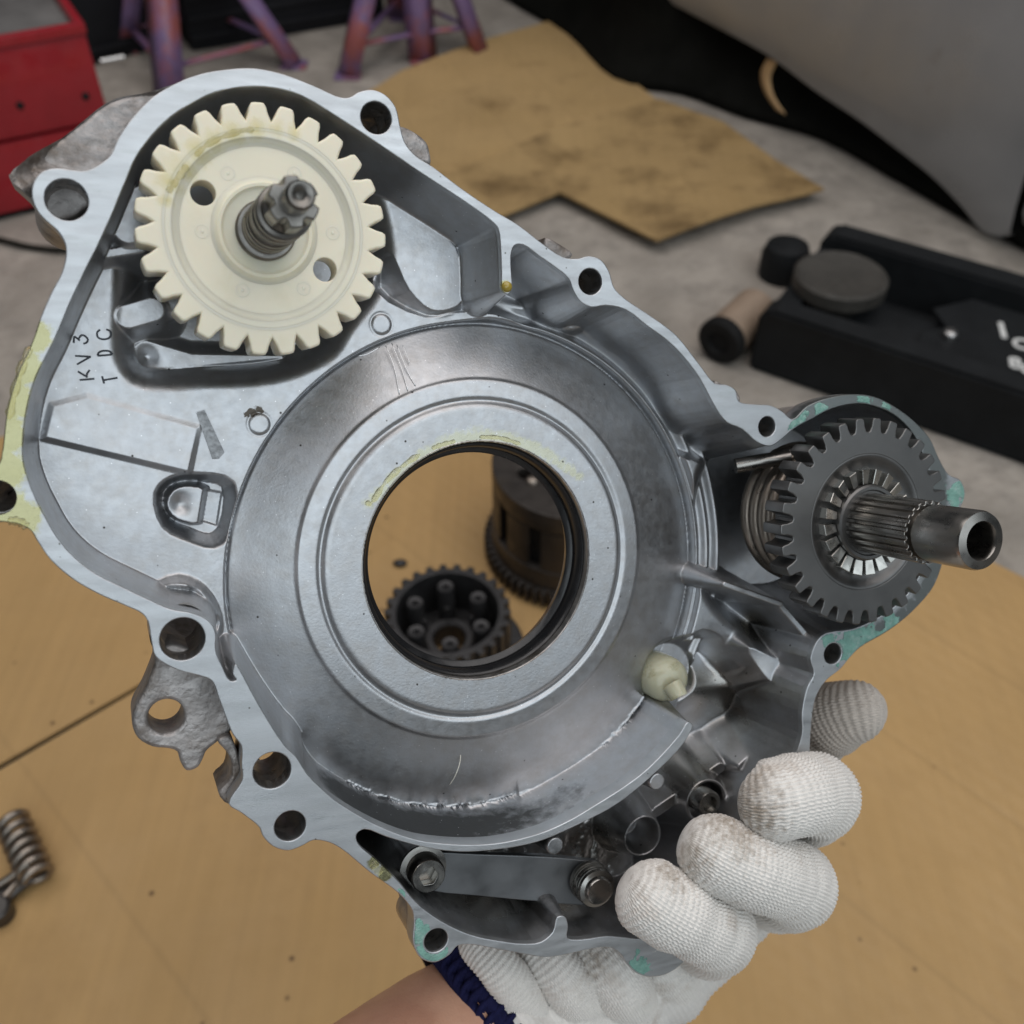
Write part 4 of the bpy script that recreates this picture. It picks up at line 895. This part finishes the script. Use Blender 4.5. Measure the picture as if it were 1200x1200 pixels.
# ratchet ring: each tooth is a piece with a sloped top
NR = 20
for i in range(NR):
    a0 = 2*math.pi*i/NR; p = 2*math.pi/NR*.64
    r0, r1 = Rk*.37, Rk*.515
    top = []; bot = []
    for (r, da, z) in ((r0, 0, -.0002), (r1, 0, .0004), (r1, p, .0012), (r0, p, .0006)):
        top.append((r*math.cos(a0+da), r*math.sin(a0+da), z)); bot.append((r*math.cos(a0+da), r*math.sin(a0+da), -.0040))
    me = from_np(top+bot, [(0, 1, 2, 3), (7, 6, 5, 4), (0, 4, 5, 1), (1, 5, 6, 2), (2, 6, 7, 3), (3, 7, 4, 0)])
    bm = bmesh.new(); bm.from_mesh(me); bmesh.ops.recalc_face_normals(bm, faces=bm.faces); bmesh.ops.bevel(bm, geom=bm.edges[:], offset=.00018, segments=1, affect='EDGES'); bm.to_mesh(me); bm.free()
    link('ratchet_tooth', me, m_bright, kick)
rs_ = Rk*.285
link('shaft_collar', lathe([(rs_*1.28, -.003), (rs_*1.28, .0015), (rs_*1.22, .0022), (rs_*1.12, .0022), (rs_*1.08, .0016), (rs_*.9, .0016)], 60), m_gear, kick, 40)
spl = gear_loop(22, rs_*.90, rs_*1.0, .62, .42)
Lk = .030
link('spline', plate([spl, circ((0, 0), rs_*.5, 30)], Lk, -.002, .0003), m_shaft, kick, 30)
ri = rs_*.90
link('shaft_end', lathe([(ri*.82, Lk-.001), (ri*.82, Lk+.0012), (ri*.97, Lk+.0018), (ri*1.0, Lk+.003), (ri*1.0, Lk+.0205), (ri*.95, Lk+.0218), (ri*.66, Lk+.0222), (ri*.62, Lk+.0216), (ri*.60, Lk+.020), (ri*.60, Lk-.01), (0, Lk-.0102)], 64), m_shaft, kick, 35)
link('return_spring', helix(Rk*.67, -.041, -.0125, 5.2, .0025, per=44, n=10), m_spring, kick, 60)
link('inner_sleeve', lathe([(Rk*.48, -.0107), (Rk*.5, -.012), (Rk*.5, -.045)], 50), m_gear, kick, 50)
m_l = M_CASE @ Matrix.Translation(Vector(kc))
sp1 = tube([P(862,546,-14)-kc, P(895,540,-10)-kc, P(925,536,-7)-kc], .0028, n=14)
link('stop_pin', sp1, m_shaft, kick, 50)
sp2 = tube([P(880,545,-22)-kc, P(925,530,-16)-kc, P(968,520,-10)-kc], .0024, n=12)
link('spring_tail', sp2, m_shaft, kick, 50)

# ================================================================== the person: forearm and knitted work glove
def knit_mat(name, base, dirt):
    m = mat(name, base, rough=.9, var=.07, vscale=300, col2=dirt, c2scale=55, c2amt=(.56, .80), rvar=.05, bump=.0002, bscale=2600)
    m.node_tree.nodes['Principled BSDF'].inputs['Sheen Weight'].default_value = .25
    return m
m_knit = knit_mat('white_cotton_knit', (0.78, 0.745, 0.70), (.50, .42, .35))
m_knitd = knit_mat('soiled_cotton_knit', (0.50, 0.45, 0.40), (.17, .13, .10))
m_navy = mat('navy_yarn', (0.012, 0.013, 0.05), rough=.9, var=.3, vscale=400, bump=.0004, bscale=1500)
m_skin = mat('skin', (0.63, 0.36, 0.245), rough=.5, var=.07, vscale=70, sss=.18, bump=.00012, bscale=900, col2=(.50, .24, .16), c2scale=22, c2amt=(.45, .75))
def knit_tube(path, ra, rb=None, hint=(0, 0, 1), cols=40, row=.00165, amp=.00042, sc=5, sr=5, close0=False, close1=False, folds=None):
    """a tube whose surface is worked in stockinette: columns of V stitches along its length"""
    path = np.array(catmull(path, 12, False)); seg = np.r_[0, np.cumsum(np.linalg.norm(np.diff(path, axis=0), axis=1))]
    Ltot = seg[-1]; nr = int(Ltot/row*sr); t = np.linspace(0, Ltot, nr)
    ctl = np.linspace(0, 1, len(ra)); tn = t/Ltot
    def smooth(v):
        vv = np.interp(np.linspace(0, 1, 400), ctl, v); k = np.ones(41)/41; vv = np.convolve(np.pad(vv, 20, mode='edge'), k, 'valid'); return np.interp(tn, np.linspace(0, 1, 400), vv)
    A_ = smooth(ra); B_ = smooth(ra if rb is None else rb)
    Pth = np.stack([np.interp(t, seg, path[:, i]) for i in range(3)], -1)
    ker = np.ones(25)/25
    Pth = np.stack([np.convolve(np.pad(Pth[:, i], 12, mode='reflect', reflect_type='odd'), ker, 'valid') for i in range(3)], -1)
    T = np.gradient(Pth, axis=0); T /= np.linalg.norm(T, axis=1)[:, None]
    if close1:
        d = (Ltot-t); rc = A_[-1]; f = np.where(d < rc, np.sqrt(np.maximum(1-(1-d/rc)**2, 0)), 1); A_ = A_*f; B_ = B_*f
    if close0:
        rc = A_[len(A_)//10]; f = np.where(t < rc, np.sqrt(np.maximum(1-(1-t/rc)**2, 0)), 1); A_ = A_*f; B_ = B_*f
    if folds is not None: ff = folds(t); A_ = A_*(1+ff); B_ = B_*(1+ff)
    nth = cols*sc; th = np.arange(nth)*2*np.pi/nth
    cc = np.arange(nth)/sc; a = (cc % 1)-.5
    Vg = np.zeros((nr, nth, 3)); h = np.asarray(hint, float); B = h-np.dot(h, T[0])*T[0]
    fr = np.zeros((nr, 2, 3))
    for i in range(nr):
        B = B-np.dot(B, T[i])*T[i]; B /= np.linalg.norm(B); fr[i, 0] = np.cross(B, T[i]); fr[i, 1] = B
    wob = noise2(np.cos(th)[None, :]*3+t[:, None]*180, np.sin(th)[None, :]*3+t[:, None]*60, 11, 3)
    b = t[:, None]/row + .10*wob
    aa = np.abs(a)[None, :]
    loop = .5+.5*np.cos(2*np.pi*(b+aa*.9))
    colp = np.cos(np.pi*np.abs(aa*2-.5)*1.0)**1 * 1.0
    leg = np.clip(1-((aa-.25)/.25)**2, 0, 1)
    hgt = amp*(leg*(.45+.75*loop)) + .0003*wob
    tip = np.minimum(1, np.minimum(A_, B_)/(.55*max(A_.max(), 1e-6)))[:, None]
    hgt = hgt*tip
    Vg = Pth[:, None, :] + (A_[:, None]+hgt)[..., None]*np.cos(th)[None, :, None]*fr[:, None, 0] + (B_[:, None]+hgt)[..., None]*np.sin(th)[None, :, None]*fr[:, None, 1]
    return grid_mesh(Vg, close_v=True)
nN = tuple(N)
pw = lambda x, y, w: PW(x, y, w)
wrist = pw(605, 1205, -62)
per = thing('person', 'left forearm in white knitted work glove with navy cuff, fingers gripping the casting', 'person', Matrix.Translation(Vector(wrist)))
def under(name, me, m, lab=None, parent=per, sm=180):
    me.transform(Matrix.Translation(-Vector(wrist))); o = link(name, me, m, parent, sm)
    if lab: o['label'] = lab
    return o
arm = [pw(150, 1640, 40), pw(280, 1500, 5), pw(400, 1392, -30), pw(500, 1300, -52), pw(570, 1237, -60), pw(625, 1187, -64), pw(700, 1120, -66)]
armp = catmull(arm, 8, False)
tt = np.linspace(0, 1, len(armp))
fa = tube(armp, np.interp(tt, [0, .3, .6, .8, 1], [.060, .056, .051, .044, .025]), np.interp(tt, [0, .3, .6, .8, 1], [.05, .045, .040, .032, .015]), hint=nN, n=48)
under('forearm', fa, m_skin)
gl_parts = []
# palm behind the cover
palm = knit_tube([pw(592, 1214, -63), pw(640, 1172, -65), pw(700, 1125, -66), pw(770, 1065, -64), pw(830, 1000, -62), pw(880, 945, -58)],
                 [.0520, .050, .047, .047, .048, .040], [.040, .037, .033, .029, .024, .017], nN, cols=72, row=.0021, amp=.0008, folds=lambda t: .075*np.sin(t*2*np.pi/.021)*np.exp(-t/.075)+.02*np.sin(t*2*np.pi/.034), close1=True, sr=4, sc=4)
gl_parts.append(palm)
# slack folds of the glove's heel under the edge of the cover
for pts_, r_ in (([(545,1090,-50),(590,1140,-36),(650,1225,-46)], .0085), ([(615,1085,-50),(655,1140,-34),(705,1205,-46)], .0100), ([(675,1080,-50),(715,1135,-33),(745,1185,-46)], .0125), ([(745,1085,-52),(775,1125,-40),(800,1160,-50)], .0115)):
    gl_parts.append(knit_tube([pw(*p) for p in pts_], [r_*.8, r_, r_*.8], None, nN, cols=34, row=.00175, amp=.0008, sc=6, sr=6, close0=True, close1=True))
# little, ring, middle: from the palm round the edge and back over the front
def finger(pts, r, **k):
    s_ = pts[0][0]*.01
    k.setdefault('folds', lambda t: .028*np.sin(t*150+s_)+.02*np.sin(t*410+s_*3)-.055*np.exp(-((t-t[-1]+.030)/.0030)**2)-.06*np.exp(-((t-t[-1]+.044)/.0032)**2)-.05*np.exp(-((t-t[-1]+.054)/.0028)**2)+.03*np.exp(-((t-t[-1]+.049)/.0040)**2))
    return finger_(pts, r, **k)
def finger_(pts, r, **k): return knit_tube([pw(*p) for p in pts], r, None, nN, cols=32, row=.00195, amp=.00105, sc=6, sr=5, close1=True, **k)
gl_parts.append(finger([(765,1090,-62),(800,1102,-48),(834,1100,-24),(838,1088,1),(803,1073,14),(766,1054,15),(731,1028,11)], [.0130,.0135,.0140,.0141,.0137,.0131,.0112]))
gl_parts.append(finger([(830,1020,-62),(885,1045,-46),(926,1047,-22),(929,1034,3),(885,1018,18),(845,1003,18),(800,978,13)], [.0132,.0138,.0143,.0146,.0141,.0136,.0117]))
gl_parts.append(finger([(860,950,-60),(920,955,-44),(953,944,-20),(955,929,5),(922,934,19),(893,940,18),(866,938,12)], [.0132,.0140,.0146,.0149,.0144,.0137,.0119]))
glove = under('glove', join(gl_parts), m_knit)
idx_ = finger([(880,900,-56),(940,862,-40),(985,838,-22),(1010,832,-14),(1038,830,-10)], [.0140,.0148,.0152,.0138,.0085])
under('glove_finger', idx_, m_knitd, 'oil soiled index finger of the glove, behind the edge', glove)
thumb = knit_tube([pw(*p) for p in [(680,1080,-66),(700,1000,-74),(740,930,-78),(790,880,-74)]], [.016,.0158,.0150,.0138], None, nN, cols=32, row=.00195, amp=.0008, sc=3, sr=3, close1=True)
under('glove_thumb', thumb, m_knit, None, glove)
# grubby fingertips
sp = [(*(pw(x, y, w_)-wrist), r) for x, y, w_, r in [(862,945,22,.016),(880,965,28,.015),(788,985,22,.014),(800,1012,24,.012),(872,912,22,.013),(735,1030,22,.009),(905,925,32,.008),(700,1128,-30,.007),(735,1120,-30,.008)]]
stain(m_knit, sp, (.25, .185, .125), None, soft=.9, nscale=420, namp=.55, amt=.8)
# navy overlocked edge of the cuff: a coil of stitches round the wrist
T0 = (pw(640, 1172, -65)-pw(592, 1214, -63)); T0 /= np.linalg.norm(T0)
Bc = N-np.dot(N, T0)*T0; Bc /= np.linalg.norm(Bc); Ac = np.cross(Bc, T0); c0 = pw(588, 1217, -63)
na = 120*6; an = np.linspace(0, 2*np.pi, na); cs = []
core = np.array([c0+Ac*.0525*math.cos(x)+Bc*.0405*math.sin(x) for x in np.linspace(0, 2*np.pi, 97)])
def navy_band(off, r):
    k = np.arange(na); ph_ = an*62
    rr = .0028
    path = np.array([c0+T0*(off+rr*1.5*math.cos(p_))+(Ac*.0528*math.cos(x)+Bc*.0408*math.sin(x))*(1+.055*math.sin(p_)) for x, p_ in zip(an, ph_)])
    return tube(path, r, n=6)
cuff = join([navy_band(.0, .0013), navy_band(-.0028, .0013), navy_band(.0026, .0012), tube(np.array([c0-T0*.006+Ac*.0525*math.cos(x)+Bc*.0405*math.sin(x) for x in np.linspace(0, 2*np.pi, 97)]), .0026, n=10), tube(core, .0036, n=12)])
under('cuff_edge', cuff, m_navy, None, glove)

# loose cotton fuzz standing off the fingers
gm_ = glove.data; nv_ = len(gm_.vertices); rs_ = np.random.RandomState(5)
co_ = np.zeros(nv_*3, np.float32); gm_.vertices.foreach_get('co', co_); co_ = co_.reshape(-1, 3)
no_ = np.zeros(nv_*3, np.float32); gm_.vertex_normals.foreach_get('vector', no_); no_ = no_.reshape(-1, 3)
fz_v = []; fz_f = []
for i_ in rs_.choice(nv_, 2600, replace=False):
    p_ = co_[i_].astype(float); n_v = no_[i_].astype(float); l_ = rs_.uniform(.0006, .0024)
    d1 = n_v + rs_.normal(0, .75, 3); d1 /= np.linalg.norm(d1); d2 = d1 + rs_.normal(0, .7, 3); d2 /= np.linalg.norm(d2)
    pts_ = [p_, p_+d1*l_*.5, p_+d1*l_*.5+d2*l_*.5]
    a_ = np.cross(d1, rs_.normal(0, 1, 3)); a_ /= np.linalg.norm(a_); b2_ = np.cross(d1, a_)
    o_ = len(fz_v)
    for k_, q_ in enumerate(pts_):
        for t_ in (0, 2.094, 4.189): fz_v.append(q_ + (.000055-.000012*k_)*(a_*math.cos(t_)+b2_*math.sin(t_)))
    for k_ in range(2):
        for t_ in range(3): fz_f.append((o_+k_*3+t_, o_+k_*3+(t_+1) % 3, o_+k_*3+3+(t_+1) % 3, o_+k_*3+3+t_))
fz = link('cotton_fuzz', from_np(fz_v, fz_f), m_knit, glove); fz['kind'] = 'stuff'
